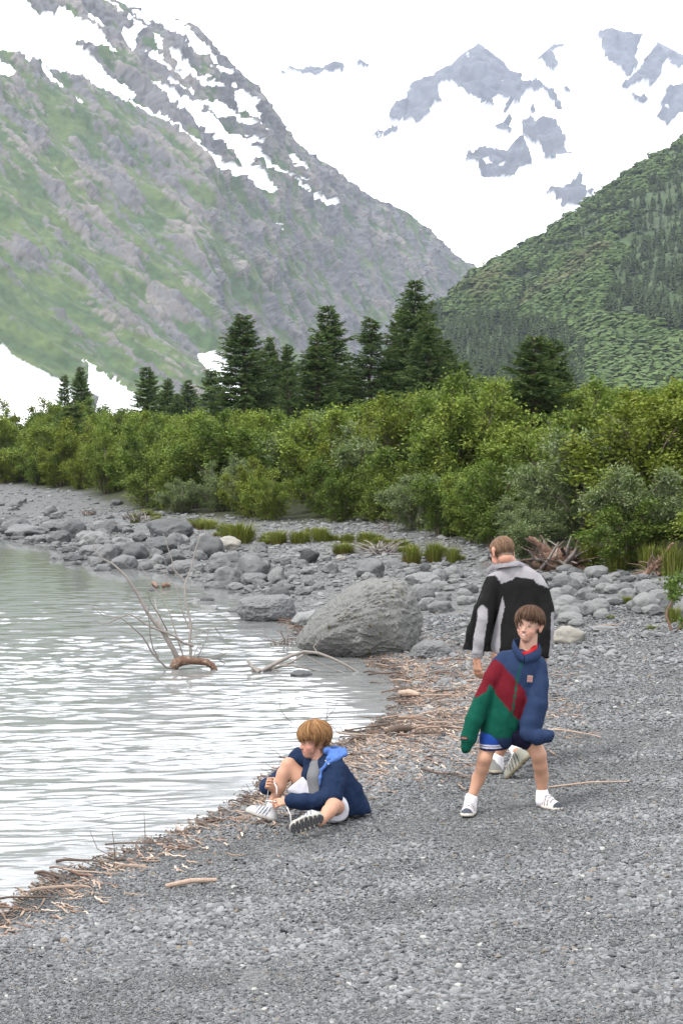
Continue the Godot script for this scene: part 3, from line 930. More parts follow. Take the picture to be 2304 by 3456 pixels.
# ---------------------------------------------------------------- stones and driftwood
func ball(level: int) -> Array:
	# an icosahedron split level times: points on the unit sphere and triangles
	var g := (1.0 + sqrt(5.0)) / 2.0
	var v := []
	for p in [[-1, g, 0], [1, g, 0], [-1, -g, 0], [1, -g, 0], [0, -1, g], [0, 1, g], [0, -1, -g], [0, 1, -g], [g, 0, -1], [g, 0, 1], [-g, 0, -1], [-g, 0, 1]]: v.append(Vector3(p[0], p[1], p[2]).normalized())
	var t := [0, 5, 11, 0, 1, 5, 0, 7, 1, 0, 10, 7, 0, 11, 10, 1, 9, 5, 5, 4, 11, 11, 2, 10, 10, 6, 7, 7, 8, 1, 3, 4, 9, 3, 2, 4, 3, 6, 2, 3, 8, 6, 3, 9, 8, 4, 5, 9, 2, 11, 4, 6, 10, 2, 8, 7, 6, 9, 1, 8]
	for l in level:
		var mids := {}
		var u := []
		for i in range(0, t.size(), 3):
			var m := []
			for k in 3:
				var a: int = t[i + k]
				var b: int = t[i + (k + 1) % 3]
				var key := mini(a, b) * 100000 + maxi(a, b)
				if not mids.has(key):
					mids[key] = v.size()
					v.append((v[a] + v[b]).normalized())
				m.append(mids[key])
			u.append_array([t[i], m[0], m[2], t[i + 1], m[1], m[0], t[i + 2], m[2], m[1], m[0], m[1], m[2]])
		t = u
	return [v, t]

var balls := {}
# a stone within a unit sphere: rounded by water, or broken with flat faces
func rock_mesh(s: int, level: int, angular: float, rough := 0.12) -> ArrayMesh:
	if not balls.has(level): balls[level] = ball(level)
	var r := RandomNumberGenerator.new()
	r.seed = s
	var n := noise_of(s, 0.9, 4)
	var n2 := noise_of(s + 1, 2.6, 4)
	var cuts := []
	for i in 16: cuts.append([any_dir(r), r.randf_range(0.62, 0.95)])
	var o := Shape.new()
	for d in balls[level][0]:
		var rad := 1.0
		for c in cuts:
			var k: float = d.dot(c[0])
			if k > 0.05: rad = minf(rad, lerpf(1.0, c[1] / k, angular))
		rad *= 1.0 + n.get_noise_3dv(d + Vector3(s, 0, 0)) * 0.35 * (1.0 - angular * 0.5) + n2.get_noise_3dv(d) * rough
		o.v.append(d * rad)
		o.c.append(Color.WHITE)
	o.t = PackedInt32Array(balls[level][1])
	return o.creased(0.965) if angular > 0.8 else o.mesh()

# a boulder with a given outline seen from the shore, and its own depth
func boulder_mesh(s: int, level: int, outline: Array, deep: float, rough: float, flats := 0.5) -> ArrayMesh:
	if not balls.has(level): balls[level] = ball(level)
	var r := RandomNumberGenerator.new()
	r.seed = s
	var n := noise_of(s, 1.3, 3)
	var n2 := noise_of(s + 1, 3.4, 5, true)
	var n3 := noise_of(s + 2, 11.0, 3)
	var cuts := []
	for i in 14:
		var q := any_dir(r)
		q.z = absf(q.z) * 1.4
		cuts.append([q.normalized(), r.randf_range(0.74, 0.97)])
	var o := Shape.new()
	for d in balls[level][0]:
		var a := fposmod(atan2(d.y, d.x), TAU)
		var k := a / TAU * outline.size()
		var i := int(k) % outline.size()
		var rim := lerpf(outline[i], outline[(i + 1) % outline.size()], k - int(k))
		var rad := 1.0
		for c in cuts:
			var f: float = d.dot(c[0])
			if f > 0.05: rad = minf(rad, lerpf(1.0, c[1] / f, flats * absf(d.z)))
		rad *= 1.0 + n.get_noise_3dv(d) * 0.10 * absf(d.z) + n2.get_noise_3dv(d * Vector3(1, 1.6, 1)) * rough + n3.get_noise_3dv(d) * rough * 0.35
		var flat := maxf(sqrt(d.x * d.x + d.y * d.y), 1e-4)
		o.v.append(Vector3(d.x / flat * rim * pow(flat, 0.8), d.y / flat * rim * pow(flat, 0.8), d.z * deep) * rad)
		o.c.append(Color.WHITE)
	o.t = PackedInt32Array(balls[level][1])
	return o.creased(0.93)

func outline_of(pts: Array, centre: Vector2, n := 72) -> Array:
	# radius of a polygon by angle (y up)
	var out := []
	for i in n:
		var a := TAU * i / n
		var dir := Vector2(cos(a), -sin(a))
		var best := 1.0
		for k in range(0, pts.size(), 2):
			var p := Vector2(pts[k], pts[k + 1]) - centre
			var q := Vector2(pts[(k + 2) % pts.size()], pts[(k + 3) % pts.size()]) - centre
			var hit: Variant = Geometry2D.segment_intersects_segment(Vector2.ZERO, dir * 3000.0, p, q)
			if hit != null: best = maxf(best, hit.length())
		out.append(best)
	return out

func stone_mat(s: int, lo: Color, mid: Color, hi: Color, scale: float, data: PackedByteArray) -> StandardMaterial3D:
	var m := std(Color.WHITE, 0.9)
	m.albedo_texture = ramp_image(data, [lo, mid, mid, hi])
	triplanar(m, scale)
	m.uv1_offset = Vector3(s * 0.37, s * 0.11, s * 0.23)
	m.heightmap_enabled = true
	m.heightmap_texture = grey_image(data)
	m.heightmap_scale = 0.9
	return m

func build_rocks() -> void:
	var speck := wrapped(5, 256, [128, 50, 16, 6], [0.45, 0.4, 0.35, 0.4])
	var grey := []
	for e in [[Color(0.08, 0.083, 0.086), Color(0.15, 0.154, 0.157), Color(0.26, 0.26, 0.26)], [Color(0.11, 0.114, 0.115), Color(0.2, 0.204, 0.205), Color(0.33, 0.33, 0.32)], [Color(0.055, 0.058, 0.06), Color(0.1, 0.104, 0.107), Color(0.18, 0.18, 0.18)], [Color(0.17, 0.16, 0.14), Color(0.28, 0.265, 0.235), Color(0.4, 0.38, 0.34)], [Color(0.03, 0.032, 0.035), Color(0.055, 0.057, 0.06), Color(0.12, 0.12, 0.12)]]:
		grey.append(stone_mat(grey.size(), e[0], e[1], e[2], 0.9, speck))
	mats.stone = grey
	var round_ := []
	var broken := []
	for i in 6: round_.append(rock_mesh(300 + i, 3, 0.35, 0.06))
	for i in 8: broken.append(rock_mesh(320 + i, 3, 0.92, 0.09))

	# the great boulder at the water's edge and its broken neighbour
	var big := stone_mat(7, Color(0.07, 0.073, 0.07), Color(0.155, 0.157, 0.15), Color(0.29, 0.29, 0.27), 0.55, wrapped(6, 512, [256, 96, 30, 10, 4], [0.35, 0.4, 0.3, 0.3, 0.3]))
	big.heightmap_scale = 3.0
	var z4 := func(a: Array) -> Array:
		var out := []
		for i in a.size(): out.append((300.0 if i % 2 == 0 else 1800.0) + a[i] / 1.3067)
		return out
	var boulder := func(shape: Array, deep: float, label: String, rough: float, s: int, flats: float, m: Material) -> Node3D:
		var pts: Array = z4.call(shape)
		var lo := Vector2(1e9, 1e9)
		var hi := -lo
		for i in range(0, pts.size(), 2):
			lo = lo.min(Vector2(pts[i], pts[i + 1]))
			hi = hi.max(Vector2(pts[i], pts[i + 1]))
		var mid := (lo + hi) * 0.5
		var foot := ground_hit(mid.x, hi.y - 12.0)
		var pxm := FOCAL / (-foot.z + deep * 0.6)
		var rim := outline_of(pts, mid)
		for i in rim.size(): rim[i] = rim[i] / pxm
		var o := solo("boulder", boulder_mesh(s, 5, rim, deep, rough, flats), m, label, "boulder")
		o.position = at(mid.x, mid.y, -foot.z + deep * 0.6)
		return o
	var great: Node3D = boulder.call([912, 492, 930, 450, 985, 370, 1080, 290, 1150, 240, 1230, 205, 1310, 200, 1390, 215, 1430, 262, 1465, 370, 1460, 430, 1425, 520, 1350, 552, 1200, 558, 1050, 540, 950, 512], 0.62, "great grey boulder with mossy cracks at the water's edge", 0.05, 41, 0.45, big)
	boulder.call([655, 345, 668, 290, 740, 275, 860, 270, 895, 285, 912, 350, 890, 390, 780, 400, 680, 385], 0.45, "broken grey boulder with a dark split face standing in the shallows", 0.05, 43, 0.9, grey[0])
	boulder.call([890, 385, 920, 352, 1000, 340, 1010, 400, 930, 420], 0.35, "low pale rock wedged between the two shore boulders", 0.04, 45, 0.5, grey[1])
	boulder.call([1410, 540, 1430, 500, 1480, 470, 1560, 475, 1600, 510, 1590, 560, 1450, 562], 0.3, "squat grey rock leaning on the dry side of the great boulder", 0.05, 47, 0.8, grey[0])
	# moss in the cracks of the great boulder
	var moss := Shape.new()
	rng.seed = 3
	for e in [[1130, 355, 26, 9], [1185, 365, 16, 12], [1285, 370, 22, 18], [1110, 375, 18, 7], [1058, 412, 10, 11], [1240, 408, 8, 6], [1285, 440, 10, 6], [1380, 265, 10, 20], [1360, 245, 16, 6], [1340, 280, 10, 8], [1300, 300, 8, 5], [1235, 520, 6, 16]]:
		var c := at(300.0 + e[0] / 1.3067, 1800.0 + e[1] / 1.3067, 1.0)
		var dir := (c - EYE)
		var hit := surface_hit(great, EYE, dir)
		if hit == Vector3.INF: continue
		var pxm := FOCAL / -hit.z * 1.3067
		for k in 34:
			var off := Vector3(rng.randfn() * e[2] * 0.5 / pxm, rng.randfn() * e[3] * 0.5 / pxm, 0)
			var q := surface_hit(great, EYE, hit + off - EYE, hit)
			if q == Vector3.INF: continue
			var al := any_dir(rng) * 0.014
			moss.leaf(q - al * 0.5, al, al.cross(any_dir(rng)).normalized() * 0.006, Color(0.11, 0.085, 0.03).lerp(Color(0.14, 0.12, 0.03), rng.randf()))
	for i in moss.v.size(): moss.v[i] -= great.position
	part("moss", moss.mesh(), std(Color.WHITE, 1.0, true), great)

	# rocks read one by one from the photograph: foot x, foot y, width, height
	var spots := []
	for e in [[125, 212, 185, 85, 3], [200, 345, 180, 85], [295, 368, 105, 75, 2], [60, 430, 140, 60], [190, 405, 90, 50], [310, 440, 175, 75], [455, 430, 115, 100], [570, 420, 100, 45], [345, 452, 95, 45], [283, 482, 85, 40], [390, 462, 80, 40], [393, 505, 95, 45], [505, 455, 100, 45], [535, 485, 95, 50], [640, 505, 120, 40], [670, 370, 105, 50], [810, 365, 105, 70], [670, 298, 140, 90, 4], [360, 240, 90, 60], [1085, 400, 190, 125], [1065, 430, 105, 70, 1], [1370, 375, 80, 55], [1530, 420, 100, 80, 1], [1420, 470, 230, 105], [1395, 540, 105, 100, 1], [1490, 505, 100, 60], [1460, 605, 135, 80], [790, 280, 60, 35, 1], [730, 475, 90, 45], [885, 280, 70, 30, 3], [380, 300, 90, 40], [80, 270, 90, 45], [325, 295, 70, 35]]:
		spots.append([700 + e[0] / 1.96, 1750 + e[1] / 1.96, e[2] / 1.96, e[3] / 1.96, e[4] if e.size() > 4 else -1])
	for e in [[180, 358, 310, 80], [390, 320, 170, 75], [435, 412, 190, 95, 2], [350, 275, 80, 38], [530, 330, 110, 70], [640, 400, 130, 72], [755, 295, 110, 50, 1], [880, 335, 80, 40], [930, 305, 115, 45], [965, 335, 90, 42], [770, 375, 140, 70], [775, 425, 140, 60], [890, 430, 120, 60, 1], [1270, 400, 340, 165], [1200, 500, 260, 130, 2], [1320, 430, 130, 90], [1490, 460, 110, 75], [1050, 400, 110, 70], [700, 500, 200, 75], [545, 545, 140, 62, 2], [420, 540, 130, 40], [530, 480, 130, 45], [545, 580, 130, 38], [720, 585, 170, 75], [920, 605, 200, 110], [770, 620, 120, 60], [1020, 530, 110, 55], [1100, 615, 115, 70], [1010, 515, 190, 90], [1190, 580, 110, 80, 1], [1330, 580, 170, 100], [1200, 612, 90, 38, 1], [1350, 640, 170, 75], [1495, 635, 110, 70], [1500, 545, 120, 75], [1160, 628, 80, 22], [1440, 580, 110, 50], [1470, 340, 70, 30], [310, 410, 90, 50], [225, 400, 110, 40], [130, 385, 100, 30, 2], [1380, 420, 100, 70], [590, 300, 70, 30], [1150, 772, 70, 30, 2], [730, 718, 55, 12], [1500, 850, 130, 36], [1450, 830, 120, 20], [1540, 905, 80, 26]]:
		spots.append([e[0] / 2.24, 1650 + e[1] / 2.24, e[2] / 2.24, e[3] / 2.24, e[4] if e.size() > 4 else -1])
	for e in [[710, 830, 250, 120, 3], [775, 705, 115, 60, 1], [985, 735, 190, 35, 1], [755, 445, 115, 90, 2], [1320, 455, 140, 70, 1], [1060, 545, 140, 45, 4], [540, 335, 80, 40], [950, 345, 110, 65], [1310, 790, 110, 50, 1], [1365, 750, 60, 25, 1], [720, 640, 150, 60], [1500, 600, 170, 130, 2], [640, 430, 130, 80], [630, 500, 170, 80, 1], [1340, 610, 140, 70, 1], [700, 300, 150, 60], [785, 832, 50, 20], [1330, 545, 150, 90], [1265, 565, 70, 50, 1]]:
		spots.append([1600 + e[0] / 2.227, 1800 + e[1] / 2.227, e[2] / 2.227, e[3] / 2.227, e[4] if e.size() > 4 else -1])
	for e in [[935, 630, 90, 34, 2], [525, 335, 80, 22, 1], [500, 300, 90, 26], [275, 250, 36, 16, 2], [570, 558, 40, 18, 2], [550, 655, 22, 7, 2], [640, 350, 60, 30], [790, 490, 50, 14], [580, 470, 60, 10, 2]]:
		spots.append([300 + e[0] / 1.3067, 1800 + e[1] / 1.3067, e[2] / 1.3067, e[3] / 1.3067, e[4] if e.size() > 4 else -1])
	rng.seed = 6
	var hand := spots.size()
	# the rest of the rubble by the far shore and of the cobbles behind the man
	var fields := [[polygons([[0, 1200, 120, 1225, 250, 1215, 330, 1235, 440, 1240, 520, 1290, 600, 1330, 660, 1400, 560, 1375, 400, 1325, 200, 1292, 120, 1262, 0, 1245]], D2S, Vector2.ZERO), 45, 0.25, 0.7],
		[polygons([[1255, 1330, 1340, 1318, 1450, 1325, 1568, 1345, 1620, 1420, 1568, 1420, 1420, 1425, 1280, 1440, 1262, 1400]], D2S, Vector2.ZERO), 75, 0.16, 0.38],
		[polygons([[900, 1300, 1080, 1320, 1085, 1400, 1010, 1440, 970, 1400, 950, 1340, 880, 1310]], D2S, Vector2.ZERO), 26, 0.16, 0.36],
		[polygons([[560, 1250, 900, 1275, 1100, 1310, 1000, 1320, 820, 1330, 700, 1370, 620, 1330, 540, 1280]], D2S, Vector2.ZERO), 30, 0.14, 0.32],
		[polygons([[0, 1150, 220, 1150, 420, 1190, 480, 1215, 350, 1200, 200, 1195, 0, 1190]], D2S, Vector2.ZERO), 20, 0.2, 0.5]]
	for f in fields:
		var box: Rect2 = f[0][0][1]
		var k := 0
		while k < f[1]:
			var q := Vector2(rng.randf_range(box.position.x, box.end.x), rng.randf_range(box.position.y, box.end.y))
			if not inside(f[0], q): continue
			k += 1
			var p := ground_hit(q.x, q.y)
			var w := lerpf(f[2], f[3], pow(rng.randf(), 2.0)) * FOCAL / -p.z
			spots.append([q.x, q.y, w, w * rng.randf_range(0.4, 0.72), -1])
	var rock_marks := []
	for e in [[60, 1225, "near the long flat rock"], [240, 1290, "at the water's edge"], [380, 1240, "by the largest faceted rock"], [545, 1250, "near the leafy tussock"], [620, 1350, "near the broken boulder"], [710, 1270, "near the blackish squarish rock"], [860, 1300, "near the egg-shaped rock"], [1000, 1370, "beside the great boulder"], [990, 1290, "near the bright tussocks"], [1290, 1330, "near the upturned roots"], [1330, 1440, "near the big buff rock"], [1430, 1370, "among the short grass"], [1540, 1420, "near the bent sapling"], [1500, 1330, "near the drift stump"]]:
		var q := ground_hit(e[0] * D2S, e[1] * D2S)
		rock_marks.append([Vector3(q.x, 0, q.z), e[2]])
	var n := 0
	for e in spots:
		var p := ground_hit(e[0], e[1])
		var pxm := FOCAL / -p.z
		var w: float = e[2] / pxm
		var h: float = e[3] / pxm
		var right: bool = e[0] > 1350 and p.z > -34.0
		var sharp: bool = rng.randf() < (0.35 if right else 0.7)
		var tone: int = e[4] if e[4] >= 0 else [0, 1, 1, 0, 2][rng.randi() % 5] if right else [0, 0, 2, 1, 0][rng.randi() % 5]
		var label := "grey rock in the bay rubble"
		var group := "rocks of the far shore rubble"
		if right:
			label = "pale grey cobble of the bank behind the man"
			group = "cobbles behind the man"
		elif e[0] > 800:
			label = "grey stone on the pebble flat"
			group = "stones on the pebble flat"
		elif p.z < -55.0:
			label = "grey stone on the far shore"
			group = "stones of the far shore"
		var mark := near_what(Vector3(p.x, 0, p.z), rock_marks)
		if n >= hand:
			var size := "large" if w > 0.4 else "middle-sized" if w > 0.25 else "small"
			label = "%s %s %s %s" % [size, "broken" if sharp else "rounded", ["grey", "pale grey", "dark grey", "buff", "blackish"][tone], label.replace("pale grey ", "").replace("grey ", "")]
			label += " " + mark
		if n < hand:
			var size := "large" if w > 1.0 else "middle-sized" if w > 0.5 else "small"
			var face := "broken" if sharp else "rounded"
			label = label.replace("pale grey cobble", "grey cobble").replace("grey ", "%s %s %s " % [size, face, ["grey", "pale grey", "dark grey", "buff", "blackish"][tone]]) + " " + mark
			if n == 0: label = "buff and rust topped angular rock beside the leafy tussock"
			if n == 17: label = "squarish blackish rock alone on the pebble flat"
			if n == 19: label = "egg-shaped grey rock standing behind the great boulder"
			if n == 46: label = "largest faceted grey rock of the far shore rubble"
		var o := solo("rock" if w > 0.35 else "cobble", (broken if sharp else round_)[rng.randi() % 6], grey[tone], label, "rock", group)
		o.basis = Basis(Vector3.UP, rng.randf() * TAU)
		# sized along the line of sight axes, then turned a little
		o.basis = Basis.from_scale(Vector3(w * 0.56, h * 0.72, w * 0.5)) * o.basis
		var wet := height(p.x, p.z) < 0.0
		o.position = Vector3(p.x, maxf(height(p.x, p.z), -0.03 if wet else -9.0) + h * 0.36, p.z - w * 0.35)
		n += 1

var close_faces := PackedVector3Array()
func surface_hit(o: MeshInstance3D, from: Vector3, dir: Vector3, near := Vector3.INF) -> Vector3:
	var f := PackedVector3Array()
	if near == Vector3.INF:
		var mesh: ArrayMesh = o.mesh
		f = mesh.get_faces()
		close_faces.clear()
	else:
		if close_faces.is_empty():
			var all: PackedVector3Array = (o.mesh as ArrayMesh).get_faces()
			for i in range(0, all.size(), 3):
				if (all[i] + o.position).distance_squared_to(near) < 0.05: close_faces.append_array(PackedVector3Array([all[i], all[i + 1], all[i + 2]]))
		f = close_faces
	var best := 1e9
	var out := Vector3.INF
	var a := from - o.position
	for i in range(0, f.size(), 3):
		var mid := f[i] - a
		if mid.cross(dir).length_squared() > 0.012 * dir.length_squared(): continue
		var h: Variant = Geometry3D.ray_intersects_triangle(a, dir, f[i], f[i + 1], f[i + 2])
		if h != null and a.distance_to(h) < best:
			best = a.distance_to(h)
			out = h + o.position
	return out

func build_pebbles() -> void:
	var shapes := []
	for i in 4:
		shapes.append(rock_mesh(400 + i, 1, 0.6, 0.1))
	rng.seed = 20
	var lists := [[], [], [], []]
	var damp := noise_of(24, 0.9, 3)
	# beach gravel
	var k := 0
	while k < 420000:
		k += 1
		# denser close by, where single stones show
		var d := 5.6 / (1.0 - rng.randf() * 0.76)
		var x := rng.randf_range(-0.22, 0.22) * d
		var z := -d
		var sea := inland(x, z)
		if sea < -0.25: continue
		var s := rng.randf_range(0.0036, 0.0083) * (1.0 + pow(rng.randf(), 9.0) * 1.4) * maxf(1.0, d / 11.0)
		var band := damp.get_noise_2d(x * 0.5 + 40.0, z * 0.9)
		s *= 1.0 + band * 0.7
		var wet := smoothstep(0.35, 0.0, sea + damp.get_noise_2d(x, z) * 0.25)
		var tone := (1.0 + band * 0.35) * rng.randf_range(0.5, 1.45) * lerpf(1.0, 0.42, wet)
		var c := Color(0.145, 0.149, 0.153) * tone
		var odd := rng.randf()
		if odd < 0.008: c = Color(0.34, 0.335, 0.32)
		elif odd < 0.02: c = Color(0.17, 0.14, 0.11)
		elif odd < 0.25: c = Color(0.095, 0.101, 0.107) * tone
		var b := Basis.from_euler(Vector3(rng.randfn() * 0.35, rng.randf() * TAU, rng.randfn() * 0.35)) * Basis.from_scale(Vector3(s * rng.randf_range(1.0, 1.6), s * rng.randf_range(0.4, 0.7), s))
		lists[k & 3].append([Transform3D(b, Vector3(x, height(x, z) + s * rng.randf_range(0.05, 0.45), z)), c])
	for i in 4: many("gravel", shapes[i], std(Color.WHITE, 0.8, true), lists[i], "loose grey gravel of the beach", "gravel")
	# larger pebbles on the flat between the rocks
	var far := [[], []]
	k = 0
	while k < 60000:
		k += 1
		var d := 17.0 / (1.0 - rng.randf() * 0.8)
		var x := rng.randf_range(-0.21, 0.21) * d
		var sea := inland(x, -d)
		if sea < -0.5 or d > front_of(x / d) + 1.5: continue
		if rng.randf() < 0.93 * smoothstep(32.0, 24.0, d): continue
		var s := rng.randf_range(0.011, 0.027) * (1.0 + pow(rng.randf(), 6.0) * 2.4) * (0.7 + d * 0.008)
		var wet := smoothstep(0.3, 0.0, sea)
		var c := Color(0.165, 0.168, 0.17) * rng.randf_range(0.6, 1.3) * lerpf(1.0, 0.5, wet)
		var b := Basis.from_euler(Vector3(rng.randfn() * 0.2, rng.randf() * TAU, rng.randfn() * 0.2)) * Basis.from_scale(Vector3(s * rng.randf_range(1.0, 1.5), s * rng.randf_range(0.45, 0.8), s))
		far[k & 1].append([Transform3D(b, Vector3(x, height(x, -d) + s * 0.15, -d)), c])
	for i in 2: many("pebbles", rock_mesh(410 + i, 2, 0.5, 0.06), std(Color.WHITE, 0.9, true), far[i], "grey pebbles of the flat between the rocks", "pebbles")

func stick_mesh(s: int, bend: float) -> Mesh:
	# one metre long along x, thickness about 0.04
	var r := RandomNumberGenerator.new()
	r.seed = s
	var o := Shape.new()
	var pts := []
	var rad := []
	var y := 0.0
	var z := 0.0
	for i in 7:
		pts.append(Vector3(i / 6.0 - 0.5, y, z))
		rad.append(0.02 * lerpf(1.1, 0.55, i / 6.0) * r.randf_range(0.85, 1.15))
		y += r.randfn() * bend * 0.5
		z += r.randfn() * bend
	o.tube(pts, rad, Color.WHITE, 6)
	if s % 2:
		var k := r.randi_range(2, 4)
		o.tube([pts[k], pts[k] + Vector3(0.1, 0.05, 0.08 * (1 if s % 4 == 1 else -1)), pts[k] + Vector3(0.2, 0.06, 0.15 * (1 if s % 4 == 1 else -1))], [0.012, 0.009, 0.005], Color.WHITE, 5)
	return o.mesh()

func litter_spot() -> Vector3:
	# where the waves leave wood: a band that follows the water's edge
	while true:
		var d := rng.randf_range(8.6, 24.5)
		var x := rng.randf_range(-0.2, 0.14) * d
		var sea := inland(x, -d)
		var wide := lerpf(0.42, 1.2, smoothstep(10.0, 14.0, d)) * lerpf(1.0, 0.8, smoothstep(17.0, 20.0, d))
		var peak := absf(rng.randfn()) * wide * 0.8
		if sea < -0.06 or sea > peak + 0.05: continue
		if d < 12.0 and rng.randf() < 0.5: continue
		return Vector3(x, height(x, -d), -d)
	return Vector3.ZERO

func along_shore(p: Vector3) -> float:
	var e := 0.3
	var gx := inland(p.x + e, p.z) - inland(p.x - e, p.z)
	var gz := inland(p.x, p.z + e) - inland(p.x, p.z - e)
	return atan2(-gx, -gz) + PI * 0.5

func build_driftwood() -> void:
	var kinds := []
	for i in 6: kinds.append(stick_mesh(500 + i, 0.03))
	var data := wrapped(8, 128, [64, 24, 8], [0.5, 0.5, 0.4])
	var wood := []
	for e in [[Color(0.22, 0.155, 0.115), Color(0.37, 0.275, 0.215), Color(0.55, 0.45, 0.38)], [Color(0.09, 0.055, 0.04), Color(0.185, 0.115, 0.085), Color(0.32, 0.23, 0.18)], [Color(0.05, 0.035, 0.03), Color(0.10, 0.07, 0.055), Color(0.19, 0.14, 0.11)], [Color(0.13, 0.115, 0.10), Color(0.235, 0.21, 0.19), Color(0.36, 0.33, 0.3)]]:
		var m := stone_mat(2, e[0], e[1], e[2], 6.0, data)
		m.heightmap_scale = 0.2
		wood.append(m)
	mats.wood = wood
	mats.log = stone_mat(3, Color(0.05, 0.03, 0.022), Color(0.14, 0.08, 0.055), Color(0.5, 0.4, 0.3), 1.6, wrapped(12, 128, [40, 14, 6], [0.5, 0.6, 0.5]))
	rng.seed = 25
	var stick_marks := []
	for e in [[80, 2050, "at the broad end of the gravel"], [330, 1950, "short of the sitting boy"], [480, 1900, "short of the sitting boy's shoes"], [640, 1900, "at the sitting boy's feet"], [860, 1760, "behind the sitting boy's back"], [1000, 1720, "between the two boys"], [900, 1640, "around the wet curved stick"], [1010, 1560, "near the walking man"], [860, 1540, "at the end of the forked bough"], [1000, 1480, "beside the great boulder"]]:
		var q := ground_hit(e[0] * D2S, e[1] * D2S)
		stick_marks.append([Vector3(q.x, 0, q.z), e[2]])
	for i in 260:
		var p := litter_spot()
		var sea := inland(p.x, p.z)
		var long := rng.randf_range(0.1, 0.34) * (1.0 + pow(rng.randf(), 4.0) * 1.8)
		var tone: int = 2 if sea < 0.15 and rng.randf() < 0.5 else [0, 1, 0, 3, 1, 2][rng.randi() % 6]
		var where := "above the drift line" if sea > 0.55 else "in the drift line"
		if sea < 0.18: where = "at the wet edge"
		var hue: String = ["tan", "red-brown", "dark wet", "bleached grey"][tone]
		var o := solo("driftwood_stick", kinds[rng.randi() % 6], wood[tone], "%s %s driftwood stick %s %s" % ["long" if long > 0.32 else "short" if long < 0.18 else "middling", hue, where, near_what(Vector3(p.x, 0, p.z), stick_marks)], "stick", "driftwood sticks of the shore")
		o.basis = Basis(Vector3.UP, along_shore(p) + rng.randfn() * 0.5) * Basis(Vector3.BACK, rng.randfn() * 0.06) * Basis.from_scale(Vector3(long, rng.randf_range(0.18, 0.5), rng.randf_range(0.18, 0.5)))
		o.position = p + Vector3(0, 0.016, 0)
	var chips := [[], []]
	for i in 5400:
		var p := litter_spot()
		var sea := inland(p.x, p.z)
		var long := rng.randf_range(0.03, 0.13)
		var c := Color(0.44, 0.33, 0.255).lerp(Color(0.2, 0.13, 0.095), rng.randf())
		if rng.randf() < 0.12: c = Color(0.62, 0.5, 0.4)
		if sea < 0.2: c = c.lerp(Color(0.07, 0.05, 0.04), rng.randf_range(0.4, 0.95))
		chips[i & 1].append([Transform3D(Basis(Vector3.UP, along_shore(p) + rng.randfn() * 0.6) * Basis(Vector3.BACK, rng.randfn() * 0.12) * Basis.from_scale(Vector3(long, rng.randf_range(0.1, 0.3), rng.randf_range(0.12, 0.4))), p + Vector3(0, rng.randf_range(0.008, 0.022), 0)), c])
	for i in 2: many("driftwood_chips", kinds[i * 2], std(Color.WHITE, 0.9, true), chips[i], "small tan and brown chips of wood along the drift line", "wood chips")
	for e in [[1380, 2472, 1300, 2487, 0.035, 2, "dark soaked log end lying on the drift line behind the sitting boy"], [1350, 2350, 1415, 2355, 0.03, 0, "short curved peeled stick lying on the wet gravel"], [560, 3000, 730, 2978, 0.014, 0, "long forked tan stick lying alone on the gravel"], [1990, 2120, 2090, 2110, 0.008, 0, "thin pale stick lying on the gravel slope"], [1850, 2660, 2130, 2640, 0.006, 0, "thin stick on the gravel behind the standing boy"], [516, 1974, 531, 1986, 0.035, 1, "reddish stub of wood beside a half-sunk stone in the bay"], [548, 1986, 572, 1984, 0.04, 1, "low reddish stub of wood afloat alone in the bay"]]:
		var a := ground_hit(e[0], e[1])
		var b := ground_hit(e[2], e[3])
		var s := Shape.new()
		var mid := (a + b) * 0.5 + Vector3(0, 0.02, 0.03)
		s.tube([a + Vector3(0, e[4], 0), mid + Vector3(0, e[4], 0), b + Vector3(0, e[4], 0)], [e[4], e[4] * 1.1, e[4] * 0.8], Color.WHITE, 8)
		solo("driftwood_log", s.mesh(), wood[e[5]], e[6], "log")
	# thin bare twigs standing along the water's edge
	for e in [[[[970, 255, 972, 180, 985, 100, 980, 0], [972, 180, 1040, 110, 1090, 0]], "tall thin forked twig standing in the water behind the sitting boy's head"], [[[620, 235, 540, 160, 500, 100, 480, 0]], "thin twig arching from the lake beyond the sitting boy"], [[[1115, 350, 1070, 310, 1010, 240], [1160, 355, 1130, 300, 1105, 265]], "small dark twigs rising from the soaked log end"], [[[470, 695, 400, 690, 330, 640, 270, 600], [400, 690, 440, 680]], "dark bent twig beside the sitting boy's raised knee"], [[[520, 595, 450, 530, 380, 490]], "thin straight twig beyond the sitting boy's shoulder"], [[[320, 835, 270, 810, 220, 800], [420, 770, 340, 720, 270, 690]], "fine twigs behind the sitting boy's hand"], [[[200, 955, 160, 890, 140, 860], [180, 950, 110, 930, 90, 905]], "short dark twigs at the water short of the sitting boy's hand"]]:
		var first: Array = e[0][0]
		var foot := ground_hit(784.0 + first[0] / 3.0625, 2364.0 + first[1] / 3.0625)
		var tw := thing("twig", foot, e[1], "twig")
		for l in traced(e[0].map(func(a): return [8, 4] + a), Vector2(784, 2364), 3.0625, -foot.z, 0.06, rng):
			var s := Shape.new()
			s.tube(l[0].map(func(q): return q - foot), l[1], Color.WHITE, 5)
			part("branch", s.mesh(), wood[2], tw)
